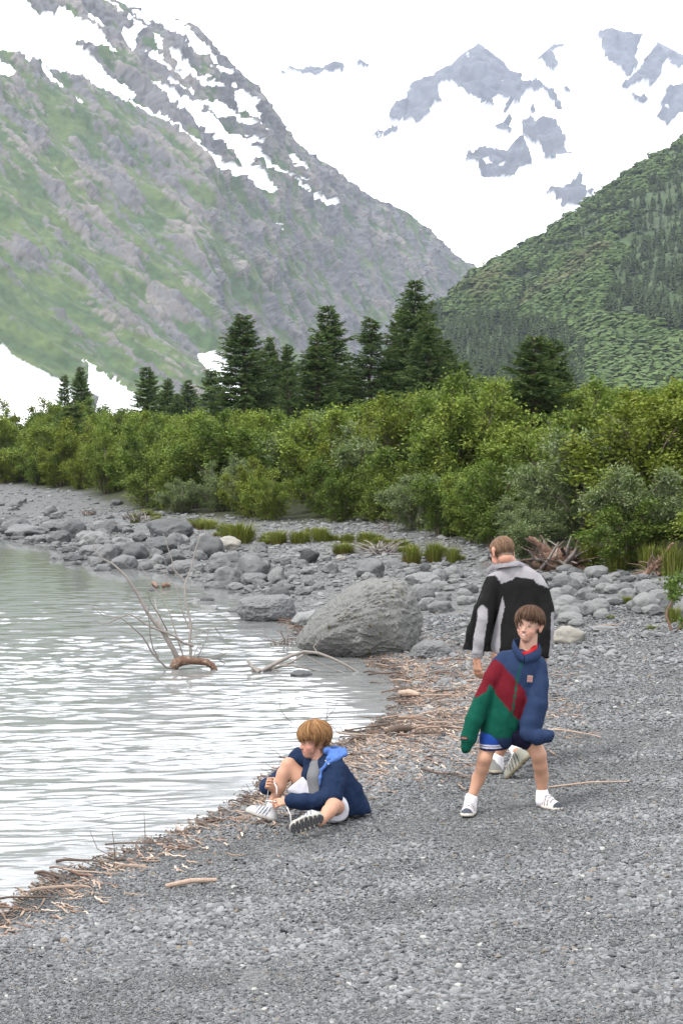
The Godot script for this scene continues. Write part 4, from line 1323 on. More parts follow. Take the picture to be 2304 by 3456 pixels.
	for e in [[[[550, 385, 548, 320, 545, 270]], "upright dark twig in the wet drift short of the sitting boy"], [[[435, 450, 432, 390, 425, 340], [430, 440, 370, 410, 340, 340]], "pair of crossed bare twigs at the lake edge"], [[[360, 475, 300, 450, 240, 440]], "low twig lying out over the water"]]:
		var first: Array = e[0][0]
		var foot := ground_hit(first[0] / 1.12, 2500.0 + first[1] / 1.12)
		var tw := thing("twig", foot, e[1], "twig")
		for l in traced(e[0].map(func(a): return [4, 2] + a), Vector2(0, 2500), 1.12, -foot.z, 0.06, rng):
			var s := Shape.new()
			s.tube(l[0].map(func(q): return q - foot), l[1], Color.WHITE, 5)
			part("branch", s.mesh(), wood[2], tw)
	drowned_tree()

func traced(list: Array, org: Vector2, scale: float, d: float, wobble: float, pick: RandomNumberGenerator) -> Array:
	# polylines in picture pixels to limbs around distance d: [points, radii]
	var out := []
	for e in list:
		var pts := []
		var rad := []
		var lean := pick.randfn() * wobble
		var n: int = (e.size() - 2) / 2
		for i in n:
			var t := float(i) / maxi(n - 1, 1)
			pts.append(at(org.x + e[2 + i * 2] / scale, org.y + e[3 + i * 2] / scale, d + lean * t + pick.randfn() * 0.01))
			rad.append(lerpf(e[0], e[1], t) / scale / (FOCAL / d) * 0.5)
		out.append([pts, rad])
	return out

func drowned_tree() -> void:
	rng.seed = 30
	var foot := ground_hit(660, 2255)
	var d := -foot.z
	var limbs := traced([
		[58, 7, 940, 1330, 900, 1240, 840, 1140, 800, 1060, 750, 1000, 690, 930, 620, 840, 570, 740, 520, 650, 450, 540, 400, 460, 330, 390, 250, 320, 160, 280, 100, 230, 60, 180, 45, 80],
		[36, 7, 1070, 1330, 1080, 1250, 1065, 1130, 1085, 1000, 1060, 860, 1020, 720, 1015, 560, 1030, 500, 1060, 430, 1100, 300, 1120, 200, 1165, 60, 1200, 0], [18, 6, 1015, 520, 960, 450, 900, 380, 880, 280, 850, 190, 815, 80, 785, 0],
		[32, 7, 1110, 1190, 1000, 1160, 930, 1100, 830, 1050, 700, 1010, 600, 960, 520, 900, 430, 855, 330, 890, 230, 940, 150, 965, 70, 920], [18, 5, 1060, 1010, 1010, 880, 980, 780, 950, 650, 920, 560, 850, 490, 780, 400, 700, 280],
		[17, 5, 1000, 1300, 960, 1180, 920, 1050, 880, 920, 840, 800, 790, 700, 720, 620, 660, 550, 600, 430, 520, 300], [26, 6, 890, 1420, 820, 1420, 740, 1340, 660, 1250, 620, 1170, 560, 1080, 480, 1010, 420, 950, 340, 895, 240, 880, 160, 880, 90, 820, 20, 755],
		[16, 5, 740, 1320, 680, 1220, 650, 1080, 645, 960, 625, 840, 655, 715], [26, 12, 760, 990, 740, 900, 715, 800, 700, 690], [15, 5, 830, 1030, 770, 910, 730, 840, 650, 720, 630, 620], [12, 4, 1090, 1150, 1140, 1070, 1230, 1020, 1330, 990, 1440, 950, 1510, 910],
		[11, 4, 1150, 1320, 1210, 1190, 1250, 1110, 1265, 1010], [11, 4, 1100, 1320, 1160, 1190, 1190, 1110, 1185, 1020], [15, 6, 1150, 1300, 1300, 1320, 1380, 1340, 1460, 1390, 1520, 1440], [9, 4, 1350, 1320, 1480, 1250, 1568, 1230], [18, 6, 930, 1120, 830, 1110, 720, 1100, 600, 1055],
		[10, 4, 1330, 990, 1380, 1060, 1440, 1130], [9, 3, 450, 540, 520, 600, 600, 660, 640, 690], [8, 3, 160, 280, 90, 320, 0, 330]], Vector2(300, 1800), 3.136, d, 0.35, rng)
	var o := thing("drowned_shrub", Vector3(foot.x, 0, foot.z), "dead grey branching shrub standing in the lake on a brown log", "dead shrub")
	for l in limbs:
		var s := Shape.new()
		s.tube(l[0].map(func(p): return p - o.position), l[1], Color.WHITE, 6)
		part("branch", s.mesh(), mats.wood[3], o)
	var log: Array = traced([[95, 95, 890, 1425, 930, 1370, 1000, 1345, 1080, 1350, 1170, 1355, 1250, 1365, 1310, 1405, 1345, 1450]], Vector2(300, 1800), 3.136, d, 0.0, rng)[0]
	var g := Shape.new()
	for i in log[1].size(): log[1][i] *= [1.0, 1.15, 1.1, 0.85, 0.8, 0.8, 0.7, 0.5][i]
	g.tube(log[0].map(func(p): return p - o.position), log[1], Color.WHITE, 10)
	part("log", g.mesh(), mats.log, o)
	# bough half afloat that reaches the gravel
	var foot2 := ground_hit(880, 2262)
	var z4 := traced([[14, 12, 735, 600, 770, 604], [18, 7, 770, 604, 830, 570, 890, 540, 950, 522, 1010, 528, 1070, 550, 1130, 580, 1190, 615, 1225, 645, 1262, 662], [14, 8, 770, 608, 850, 585, 900, 565, 945, 535], [12, 5, 840, 585, 900, 583, 960, 595, 1020, 610, 1060, 622], [13, 18, 700, 560, 720, 590, 750, 612], [6, 3, 1010, 530, 990, 500, 1015, 470], [6, 3, 950, 535, 1010, 570, 1080, 600, 1140, 620, 1250, 657], [8, 4, 810, 600, 870, 615, 910, 632], [5, 2, 1130, 580, 1145, 620, 1150, 640], [5, 2, 1100, 565, 1180, 570], [40, 26, 728, 612, 748, 606, 772, 614]], Vector2(300, 1800), 1.3067, -foot2.z, 0.12, rng)
	var bough := thing("fallen_bough", Vector3(foot2.x, 0, foot2.z), "bare forked bough lying from the lake onto the gravel below the great boulder", "bough")
	for l in z4:
		var s := Shape.new()
		s.tube(l[0].map(func(p): return p - bough.position), l[1], Color.WHITE, 6)
		part("branch", s.mesh(), mats.wood[1 if l[1][0] > 0.05 else 3], bough)
	# bundles of dead roots and brushwood: centre x, y, width, height, count, tone, label
	for e in [[965, 2145, 130, 60, 26, 3, "tangle of bleached roots against the water side of the great boulder", "root_tangle"], [1880, 1872, 215, 110, 70, 2, "upturned dark root plate behind the man's shoulder", "root_plate"], [2215, 1890, 120, 110, 34, 1, "leaning brown drift stump with broken roots before the thicket", "drift_stump"], [1290, 1850, 150, 40, 40, 3, "heap of dead brushwood beside the tussocks", "brushwood"], [470, 1745, 110, 34, 30, 3, "bleached roots at the foot of the far thicket", "root_tangle"], [200, 1560, 60, 90, 14, 3, "bare grey limbs under the gnarled spruce", "dead_branches"], [1310, 1765, 90, 60, 16, 3, "bare grey dead branches sticking out of the thicket", "dead_branches"], [1650, 1905, 90, 26, 14, 3, "small pile of bleached sticks before the thicket beside the man", "brushwood"], [290, 1730, 60, 22, 16, 1, "short broken snag on the far pebble shore", "snag"]]:
		var p := ground_hit(e[0], e[1] + e[3] * 0.5)
		var pxm := FOCAL / -p.z
		var w: float = e[2] / pxm
		var h: float = e[3] / pxm
		var c := Vector3(p.x, height(p.x, p.z), p.z)
		var r := thing(e[7], c, e[6], "driftwood")
		for i in e[4]:
			var a := rng.randf() * TAU
			var dir := Vector3(cos(a), rng.randf_range(0.05, 0.9), sin(a) * 0.5).normalized()
			var long := w * rng.randf_range(0.25, 0.6)
			var q := Vector3(rng.randfn() * w * 0.14, h * rng.randf_range(0.02, 0.35), rng.randfn() * w * 0.1)
			var m1 := q + dir * long * 0.5 + any_dir(rng) * long * 0.15
			var m2 := q + dir * long + any_dir(rng) * long * 0.2
			m1.y = clampf(m1.y, 0.02, h)
			m2.y = clampf(m2.y, 0.0, h * 1.1)
			var s := Shape.new()
			var t := rng.randf_range(0.35, 1.2) * w * (0.04 if e[7] in ["root_plate", "drift_stump"] else 0.022)
			s.tube([q, m1, m2], [t, t * 0.75, t * 0.3], Color.WHITE, 5)
			part("root" if e[7].begins_with("root") else "branch", s.mesh(), mats.wood[e[5] if rng.randf() < 0.75 else 3], r)
		if e[7] == "root_plate":
			var soil := part("soil_clump", rock_mesh(77, 3, 0.3, 0.3), mats.log, r)
			soil.scale = Vector3(w * 0.36, h * 0.5, w * 0.2)
			soil.position.y = h * 0.2
		if e[7] == "drift_stump" or e[7] == "root_plate":
			var s2 := Shape.new()
			var sg := -1.0 if e[7] == "drift_stump" else 1.0
			s2.tube([Vector3(-0.46 * w * sg, h * 1.02, 0), Vector3(-0.38 * w * sg, h * 0.96, 0.02), Vector3(-0.24 * w * sg, h * 0.7, 0), Vector3(-0.1 * w * sg, h * 0.5, 0.04), Vector3(0.12 * w * sg, h * 0.34, 0.02), Vector3(0.3 * w * sg, h * 0.12, 0.08), Vector3(0.45 * w * sg, h * 0.02, 0.1)], [0.03 * w, 0.05 * w, 0.055 * w, 0.08 * w, 0.07 * w, 0.09 * w, 0.08 * w], Color.WHITE, 9)
			part("stem", s2.mesh(), mats.log, r)
	# bent sapling at the edge of the gravel
	var sp := ground_hit(2270, 2125)
	var sap := thing("bent_sapling", Vector3(sp.x, height(sp.x, sp.z), sp.z), "bent leafy sapling with bare curved stems growing from the gravel", "sapling")
	for l in traced([[26, 7, 1480, 735, 1465, 690, 1440, 620, 1450, 570, 1480, 520, 1490, 440, 1520, 380, 1530, 320], [24, 10, 1520, 745, 1560, 680, 1600, 640], [10, 5, 1490, 440, 1460, 380, 1450, 350], [10, 5, 1480, 520, 1540, 460, 1580, 420]], Vector2(1600, 1800), 2.227, -sp.z, 0.2, rng):
		var s := Shape.new()
		s.tube(l[0].map(func(p): return p - sap.position), l[1], Color.WHITE, 6)
		part("stem", s.mesh(), mats.wood[1], sap)
	var lv := Shape.new()
	for e in [[1500, 340, 70, 60], [1540, 420, 60, 70], [1470, 400, 40, 40], [1580, 340, 50, 60], [1560, 680, 50, 50], [1500, 470, 50, 40]]:
		for i in 90:
			var q := at(1600 + (e[0] + rng.randfn() * e[2] * 0.5) / 2.227, 1800 + (e[1] + rng.randfn() * e[3] * 0.5) / 2.227, -sp.z + rng.randfn() * 0.12) - sap.position
			var al := any_dir(rng) * 0.05
			lv.leaf(q, al, al.cross(any_dir(rng)).normalized() * 0.016, Color(0.09, 0.14, 0.03) * rng.randf_range(0.7, 1.3))
	part("foliage", lv.mesh(), leaf_mat(), sap)

# ---------------------------------------------------------------- people
# A soft solid: tapered rounded bars joined smoothly, meshed as surface nets. Only blocks near the surface are visited.
class Solid:
	var A := PackedVector3Array()     # start, run, 1 / run squared, start radius, change of radius, flat axis, thinning - 1
	var AB := PackedVector3Array()
	var INV := PackedFloat32Array()
	var RA := PackedFloat32Array()
	var DR := PackedFloat32Array()
	var FL := PackedVector3Array()
	var TH := PackedFloat32Array()
	var blend := 0.03
	var cuts := []           # planes [normal, offset]: keeps dot < offset
	var folds: FastNoiseLite
	var fold_amp := 0.0
	var fold_scale := Vector3.ONE
	var moved: Callable      # optional change of the distance at a point
	func bar(a: Vector3, b: Vector3, ra: float, rb: float, flat := Vector3.ZERO, thin := 1.0) -> void:
		A.append(a)
		AB.append(b - a)
		INV.append(1.0 / maxf((b - a).length_squared(), 1e-9))
		RA.append(ra)
		DR.append(rb - ra)
		FL.append(flat)
		TH.append(thin - 1.0)
	func chain(pts: Array, flat := Vector3.ZERO, thin := 1.0) -> void:
		for i in pts.size() - 1: bar(pts[i][0], pts[i + 1][0], pts[i][1], pts[i + 1][1], flat, thin)
	func one(i: int, p: Vector3) -> float:
		var q := p - A[i]
		var th := TH[i]
		if th != 0.0: q += FL[i] * (q.dot(FL[i]) * th)
		var t := clampf(q.dot(AB[i]) * INV[i], 0.0, 1.0)
		return ((q - AB[i] * t).length() - RA[i] - DR[i] * t) / (1.0 + th)
	func dist(list: PackedInt32Array, p: Vector3) -> float:
		var d := 1e3
		for i in list:
			var q := p - A[i]
			var th := TH[i]
			if th != 0.0: q += FL[i] * (q.dot(FL[i]) * th)
			var t := clampf(q.dot(AB[i]) * INV[i], 0.0, 1.0)
			var x := ((q - AB[i] * t).length() - RA[i] - DR[i] * t) / (1.0 + th)
			var h := blend - absf(d - x)
			if x < d: d = x
			if h > 0.0: d -= h * h / (4.0 * blend)
		if fold_amp > 0.0 and absf(d) < 0.04: d += folds.get_noise_3dv(p * fold_scale) * fold_amp
		for c in cuts: d = maxf(d, p.dot(c[0]) - c[1])
		if moved.is_valid(): d = moved.call(p, d)
		return d
	func add_to(s: Shape, cell: float, colour: Callable) -> void:
		var lo := Vector3(1e9, 1e9, 1e9)
		var hi := -lo
		for i in A.size():
			var r := Vector3.ONE * maxf(RA[i], RA[i] + DR[i])
			lo = lo.min(A[i] - r).min(A[i] + AB[i] - r)
			hi = hi.max(A[i] + r).max(A[i] + AB[i] + r)
		var pad := Vector3.ONE * (cell * 2.0 + fold_amp + blend * 0.3)
		lo -= pad
		hi += pad
		const B := 5
		var bx := int((hi.x - lo.x) / cell / B) + 1
		var by := int((hi.y - lo.y) / cell / B) + 1
		var bz := int((hi.z - lo.z) / cell / B) + 1
		var nx := bx * B + 1
		var ny := by * B + 1
		var nz := bz * B + 1
		var f := PackedFloat32Array()
		f.resize(nx * ny * nz)
		f.fill(1.0)
		var active := []
		var reach := (B * 0.5 + 0.5) * cell * 1.75 + fold_amp
		for kz in bz:
			for ky in by:
				for kx in bx:
					var mid := lo + (Vector3(kx, ky, kz) + Vector3.ONE * 0.5) * B * cell
					var list := PackedInt32Array()
					var least := 1e3
					for i in A.size():
						var x := one(i, mid)
						least = minf(least, x)
						if x < reach + blend: list.append(i)
					if least > reach + blend * 0.3: continue
					var here := dist(list, mid)
					if here > reach: continue
					if here > -reach: active.append([kx * B, ky * B, kz * B])
					for z in B + 1:
						for y in B + 1:
							var row := (kz * B + z) * ny * nx + (ky * B + y) * nx + kx * B
							for x in B + 1:
								if f[row + x] == 1.0:
									f[row + x] = -1.0 if here <= -reach else dist(list, lo + Vector3(kx * B + x, ky * B + y, kz * B + z) * cell)
		var ids := {}
		var corner := [0, 1, nx, nx + 1, nx * ny, nx * ny + 1, nx * ny + nx, nx * ny + nx + 1]
		var edges := [[0, 1], [2, 3], [4, 5], [6, 7], [0, 2], [1, 3], [4, 6], [5, 7], [0, 4], [1, 5], [2, 6], [3, 7]]
		var place := [Vector3(0, 0, 0), Vector3(1, 0, 0), Vector3(0, 1, 0), Vector3(1, 1, 0), Vector3(0, 0, 1), Vector3(1, 0, 1), Vector3(0, 1, 1), Vector3(1, 1, 1)]
		for blk in active:
			for z in range(blk[2], blk[2] + B):
				for y in range(blk[1], blk[1] + B):
					for x in range(blk[0], blk[0] + B):
						var g: int = z * ny * nx + y * nx + x
						var neg := 0
						for k in 8:
							if f[g + corner[k]] < 0.0: neg += 1
						if neg == 0 or neg == 8: continue
						var sum := Vector3.ZERO
						var n := 0
						for e in edges:
							var a := f[g + corner[e[0]]]
							var b := f[g + corner[e[1]]]
							if (a < 0.0) != (b < 0.0):
								sum += place[e[0]].lerp(place[e[1]], a / (a - b))
								n += 1
						var p := lo + (Vector3(x, y, z) + sum / n) * cell
						ids[g] = s.v.size()
						s.v.append(p)
						s.c.append(colour.call(p))
		for g in ids:
			var step := [1, nx, nx * ny]
			for axis in 3:
				var a0 := f[g]
				var a1 := f[g + step[axis]]
				if (a0 < 0.0) == (a1 < 0.0): continue
				var u: int = step[(axis + 1) % 3]
				var w: int = step[(axis + 2) % 3]
				if not (ids.has(g - u) and ids.has(g - w) and ids.has(g - u - w)): continue
				var q := [ids[g], ids[g - u], ids[g - u - w], ids[g - w]]
				if a0 < 0.0: s.t.append_array(PackedInt32Array([q[0], q[2], q[1], q[0], q[3], q[2]]))
				else: s.t.append_array(PackedInt32Array([q[0], q[1], q[2], q[0], q[2], q[3]]))

var person_d := 10.0
var plane_x := Vector3.RIGHT
var plane_y := Vector3.UP
var person_at := Vector3.ZERO
func jt(px: float, py: float, dz := 0.0) -> Vector3:
	return at(px, py, person_d + dz) - person_at

# chain of joints read from the photograph: [x, y, further away, radius]
func limb(list: Array) -> Array:
	return list.map(func(e): return [jt(e[0], e[1], e[2]), e[3]])

# the person's own front plane, in metres: cloth patterns are cut in it
func cloth_polygon(list: Array, org: Vector2, scale: float) -> PackedVector2Array:
	var q := PackedVector2Array()
	for i in range(0, list.size(), 2):
		q.append(cloth_xy(jt(org.x + list[i] / scale, org.y + list[i + 1] / scale)))
	return q

func cloth_xy(p: Vector3) -> Vector2:
	return Vector2(p.dot(plane_x), p.dot(plane_y))

func in_cloth(list: Array, p: Vector3) -> bool:
	var q := cloth_xy(p)
	for e in list:
		if Geometry2D.is_point_in_polygon(q, e): return true
	return false

func piece(called: String, sol: Solid, cell: float, colour: Callable, m: Material, parent: Node) -> MeshInstance3D:
	var s := Shape.new()
	sol.add_to(s, cell, colour)
	return part(called, s.mesh(), m, parent)

# a standing band of cloth between two lines of joints
func band_mesh(low: Array, high: Array, thick: float, col: Color) -> Mesh:
	var cl := Curve3D.new()
	var ch := Curve3D.new()
	for pair in [[cl, low], [ch, high]]:
		var pts: Array = pair[1].map(func(e): return jt(e[0], e[1], e[2]))
		for i in pts.size():
			var t: Vector3 = (pts[mini(i + 1, pts.size() - 1)] - pts[maxi(i - 1, 0)]) * 0.17
			pair[0].add_point(pts[i], -t, t)
	var s := Shape.new()
	var n := 40
	var mid := jt(low[0][0], low[0][1], 0.0)
	for i in n + 1:
		var a := cl.sample_baked(cl.get_baked_length() * i / n)
		var b := ch.sample_baked(ch.get_baked_length() * i / n)
		var out := Vector3(a.x - mid.x, 0, a.z - mid.z).normalized() * thick
		for q in [a + out, a.lerp(b, 0.5) + out * 1.6, b + out * 0.7, b - out * 0.7, a.lerp(b, 0.5) - out * 0.4, a - out]:
			s.v.append(q)
			s.c.append(col)
	for i in n:
		for j in 6:
			var k := i * 6 + j
			var m := i * 6 + (j + 1) % 6
			s.t.append_array(PackedInt32Array([k, m, k + 6, m, m + 6, k + 6]))
	return s.mesh()

func plain_colour(c: Color) -> Callable:
	return func(_p: Vector3) -> Color: return c

# head: skull, jaw, nose, lips, ears, neck in one surface added to the body; returns the frame
func add_head(s: Shape, mid: Vector3, facing: Vector3, up: Vector3, k: float, neck: Vector3, skin: Color, scalp: Color, neck_r: float, scalp_line: Callable, smile := 1.0) -> Transform3D:
	var F := facing.normalized()
	var R := up.cross(F).normalized()
	var U := F.cross(R).normalized()
	var xf := Transform3D(Basis(R, U, F) * k, mid)
	var o := Solid.new()
	o.blend = 0.012 * k
	var B := func(a: Vector3, b: Vector3, ra: float, rb: float, flat := Vector3.ZERO, thin := 1.0) -> void:
		o.bar(xf * a, xf * b, ra * k, rb * k, (xf.basis * flat).normalized() if flat != Vector3.ZERO else flat, thin)
	B.call(Vector3(0, 0.035, -0.022), Vector3(0, 0.035, 0.016), 0.080, 0.078)
	B.call(Vector3(0, -0.01, 0.03), Vector3(0, -0.072, 0.05), 0.063, 0.036)
	B.call(Vector3(-0.034, -0.03, 0.055), Vector3(-0.03, -0.05, 0.05), 0.028, 0.026)
	B.call(Vector3(0.034, -0.03, 0.055), Vector3(0.03, -0.05, 0.05), 0.028, 0.026)
	B.call(Vector3(0, 0.006, 0.086), Vector3(0, -0.028, 0.103), 0.0075, 0.0095)
	B.call(Vector3(-0.010, -0.032, 0.092), Vector3(0.010, -0.032, 0.092), 0.007, 0.007)
	B.call(Vector3(-0.03, 0.024, 0.080), Vector3(0.03, 0.024, 0.080), 0.010, 0.010)
	B.call(Vector3(-0.016, -0.064, 0.080), Vector3(0.016, -0.064, 0.080), 0.009, 0.009)
	B.call(Vector3(-0.016, -0.050, 0.080), Vector3(0.016, -0.050, 0.080), 0.010, 0.010)
	B.call(Vector3(0, -0.078, 0.066), Vector3(0, -0.08, 0.062), 0.022, 0.02)
	B.call(Vector3(-0.03, 0.0, 0.055), Vector3(0.03, 0.0, 0.055), 0.028, 0.028)
	for sg in [-1.0, 1.0]:
		B.call(Vector3(0.083 * sg, 0.01, -0.01), Vector3(0.080 * sg, -0.024, -0.003), 0.022, 0.015, Vector3(1, 0, 0.35), 2.2)
	o.bar(xf * Vector3(0, -0.05, -0.02), neck, neck_r, neck_r * 1.15)
	var inv := xf.affine_inverse()
	var colour := func(p: Vector3) -> Color:
		var q := inv * p
		if scalp_line.call(q): return scalp
		var c := skin
		if q.z > 0.07 and absf(q.y + 0.056) < 0.0075 and absf(q.x) < 0.026: c = Color(0.42, 0.15, 0.13).lerp(skin, 0.3)
		elif q.z > 0.02 and Vector2(absf(q.x) - 0.045, q.y + 0.032).length() < 0.026: c = skin.lerp(Color(0.62, 0.25, 0.2), 0.35)
		elif absf(q.x) > 0.07 and q.y > -0.05 and q.z < 0.03: c = skin.lerp(Color(0.6, 0.24, 0.18), 0.3)
		return c
	o.add_to(s, 0.0052, colour)
	return xf

func add_face(xf: Transform3D, parent: Node, teeth: bool, brows := false) -> void:
	# eyes, brows and the open mouth lie in the surface of the face
	for sg in [-1.0, 1.0]:
		var e := Shape.new()
		var a := xf.basis.x * 0.0135
		var c := xf * Vector3(0.030 * sg, 0.004, 0.0835)
		e.tube([c - a, c - a * 0.55, c + a * 0.55, c + a], [0.001, 0.0052, 0.0052, 0.001], Color(0.24, 0.18, 0.155), 8)
		c += xf.basis.z * 0.0018
		e.tube([c - a * 0.5, c - a * 0.3, c + a * 0.3, c + a * 0.5], [0.001, 0.0048, 0.0048, 0.001], Color(0.03, 0.018, 0.012), 8)
		c += xf.basis.y * 0.0035
		e.tube([c - a * 1.15 - xf.basis.y * 0.002, c - a * 0.4 + xf.basis.y * 0.001, c + a * 0.4 + xf.basis.y * 0.001, c + a * 1.15 - xf.basis.y * 0.002], [0.001, 0.0026, 0.0026, 0.001], Color(0.05, 0.028, 0.02), 6)
		part("eye", e.mesh(), mats.skin, parent)
		var b := Shape.new()
		var h := xf * Vector3(0.031 * sg, 0.0235, 0.0875)
		b.tube([h - xf.basis.x * 0.017 - xf.basis.z * 0.005, h + xf.basis.y * 0.002, h + xf.basis.x * 0.017 - xf.basis.z * 0.005], [0.0018, 0.0032, 0.0018], Color(0.08, 0.05, 0.035), 6)
		if brows: part("eyebrow", b.mesh(), mats.skin, parent)
	var m := Shape.new()
	var pts := []
	var rad := []
	for i in 7:
		var t := i / 3.0 - 1.0
		pts.append(xf * Vector3(t * 0.027, -0.057 + 0.008 * t * t, 0.0885 - 0.010 * t * t))
		rad.append(0.005 * (1.0 - t * t * 0.75) * (1.0 if teeth else 0.6))
	m.tube(pts, rad, Color(0.75, 0.7, 0.64) if teeth else Color(0.2, 0.07, 0.06), 8)
	part("mouth", m.mesh(), mats.skin, parent)

func hair_mesh(xf: Transform3D, s: int, c0: Color, c1: Color, n: int, length: Callable, lift: float, fit := 1.0) -> Mesh:
	# locks from the crown down over the skull; length gives the angle reached by direction round the head (0 = face)
	var r := RandomNumberGenerator.new()
	r.seed = s
	var o := Shape.new()
	for i in n:
		var a := r.randf() * TAU
		var reach: float = length.call(a) * (r.randf_range(0.84, 1.1) if i % 5 else r.randf_range(0.98, 1.2))
		var start := r.randf_range(0.0, 0.55) * reach
		var pts := []
		var rad := []
		var off := r.randf_range(0.0, lift)
		var drift := r.randfn() * 0.3 + 0.28
		for k in 8:
			var t := lerpf(start, reach, k / 7.0)
			var az := a + drift * t * t * 0.35
			var dir := Vector3(sin(az) * sin(t), cos(t), cos(az) * sin(t))
			var p := Vector3(dir.x * 0.086, dir.y * 0.087 + 0.035, dir.z * 0.103 - 0.004) * (1.0 + off) * fit
			if t > 1.75: p = Vector3(p.x, p.y - (t - 1.75) * 0.012, p.z)
			pts.append(xf * p)
			rad.append(0.0048 * [0.5, 0.9, 1.0, 1.0, 0.95, 0.85, 0.6, 0.12][k] * xf.basis.x.length())
		o.tube(pts, rad, c0.lerp(c1, r.randf()) * r.randf_range(0.6, 1.4), 4)
	return o.mesh()

# a hand: palm and five separate fingers. base, direction of the fingers, direction the back of the hand faces, side of the thumb
func add_hand(s: Shape, wrist: Vector3, fingers: Vector3, back: Vector3, thumb: Vector3, k: float, curl: float, skin: Color) -> void:
	var f := fingers.normalized()
	var b := (back - f * back.dot(f)).normalized()
	var w := (thumb - f * thumb.dot(f) - b * thumb.dot(b)).normalized()
	var o := Solid.new()
	o.blend = 0.006 * k
	o.bar(wrist - f * 0.02 * k, wrist + f * 0.02 * k, 0.026 * k, 0.026 * k, b, 1.3)
	for x in [-1.0, 0.0, 1.0]: o.bar(wrist + f * 0.015 * k + w * x * 0.012 * k, wrist + f * 0.075 * k + w * x * 0.024 * k, 0.017 * k, 0.0145 * k, b, 1.15)
	for i in 4:
		var x: float = [0.031, 0.0105, -0.0105, -0.031][i]
		var len: float = [0.072, 0.080, 0.074, 0.058][i] * k
		var p := wrist + f * 0.078 * k + w * x * k
		var dir := (f + w * (1.5 - i) * 0.05)
		var seg := [0.45, 0.32, 0.23]
		var r := 0.0088 * k
		for j in 3:
			dir = dir.rotated(b.cross(f).normalized(), curl * [0.55, 0.9, 0.6][j])
			var q: Vector3 = p + dir.normalized() * len * seg[j]
			o.bar(p, q, r, r * 0.9)
			p = q
			r *= 0.9
	var t0 := wrist + f * 0.02 * k + w * 0.028 * k
	var t1 := t0 + (f * 0.6 + w * 0.6 - b * 0.4).normalized() * 0.036 * k
	var t2 := t1 + (f * 0.9 + w * 0.05 - b * (0.4 + curl * 0.4)).normalized() * 0.034 * k
	o.bar(t0, t1, 0.0135 * k, 0.0105 * k)
	o.bar(t1, t2, 0.0105 * k, 0.0085 * k)
	o.add_to(s, 0.0042, func(_p: Vector3) -> Color: return skin)

func shoe(parent: Node, heel: Vector3, toe: Vector3, up: Vector3, k: float, sole_c: Color, base_c: Color, dark_c: Color, toe_c: Color) -> void:
	# heel and toe are the ends of the sole; up points from the sole to the ankle
	var f := (toe - heel).normalized()
	var n := (up - f * up.dot(f)).normalized()
	var w := n.cross(f).normalized()
	var long := heel.distance_to(toe)
	var o := Solid.new()
	o.blend = 0.02 * k
	var P := func(a: float, h: float, side := 0.0) -> Vector3: return heel + f * long * a + n * h * k + w * side * k
	o.bar(P.call(0.16, 0.030), P.call(0.5, 0.028), 0.036 * k, 0.040 * k)
	o.bar(P.call(0.5, 0.028), P.call(0.82, 0.022), 0.041 * k, 0.039 * k)
	o.bar(P.call(0.17, 0.045), P.call(0.21, 0.085), 0.034 * k, 0.034 * k)
	o.bar(P.call(0.25, 0.075), P.call(0.62, 0.042), 0.030 * k, 0.026 * k)
	o.bar(P.call(0.13, 0.014), P.call(0.5, 0.012), 0.038 * k, 0.036 * k, n, 2.0)
	o.bar(P.call(0.5, 0.012), P.call(0.84, 0.016), 0.042 * k, 0.043 * k, n, 2.0)
	o.cuts = [[-n, -heel.dot(n)], [n, heel.dot(n) + 0.098 * k]]
	var colour := func(p: Vector3) -> Color:
		var q := p - heel
		var h := q.dot(n) / k
		var a := q.dot(f) / long
		if h < 0.005:
			var across := absf(q.dot(w)) / k
			if across > 0.024 and fposmod(a * 7.0, 1.0) < 0.22: return Color(0.55, 0.5, 0.4)
			return Color(0.055, 0.057, 0.06) if fposmod(a * 11.0 + across * 20.0, 1.0) < 0.6 else Color(0.11, 0.115, 0.12)
		if h < 0.024: return sole_c
		if a > 0.88: return toe_c
		if fposmod(a * 9.0 + h * 14.0, 1.0) < 0.3 and a < 0.72 and a > 0.2: return dark_c
		return base_c
	piece("shoe", o, 0.0058, colour, mats.cloth, parent)
	var lace := Shape.new()
	for i in 4:
		var a := 0.36 + i * 0.08
		var c: Vector3 = P.call(a, 0.104 - (a - 0.25) * 0.085)
		lace.tube([c - w * 0.02 * k, c + n * 0.004 * k, c + w * 0.02 * k], [0.0028, 0.0032, 0.0028], Color(0.7, 0.7, 0.7), 5)
	part("laces", lace.mesh(), mats.cloth, parent)

func soft(seed_: int, amp: float, scale: Vector3) -> Solid:
	var o := Solid.new()
	o.folds = noise_of(seed_, 1.0, 3)
	o.fold_amp = amp
	o.fold_scale = scale
	return o

func build_people() -> void:
	var skin_mat := std(Color.WHITE, 0.55, true)
	skin_mat.subsurf_scatter_enabled = true
	skin_mat.subsurf_scatter_strength = 0.12
	mats.skin = skin_mat
	var cloth := std(Color.WHITE, 0.9, true)
	cloth.metallic_specular = 0.25
	mats.cloth = cloth
	var worn := std(Color.WHITE, 0.92, true)
	worn.metallic_specular = 0.2
	triplanar(worn, 1.7)
	worn.heightmap_enabled = true
	worn.heightmap_texture = grey_image(wrapped(91, 256, [7, 15, 30], [0.6, 0.4, 0.15]))
	worn.heightmap_scale = 1.1
	mats.worn = worn
	mats.hair = std(Color.WHITE, 0.6, true)
	mats.hair.metallic_specular = 0.2
	for f in [man, standing_boy, sitting_boy]:
		f.call()

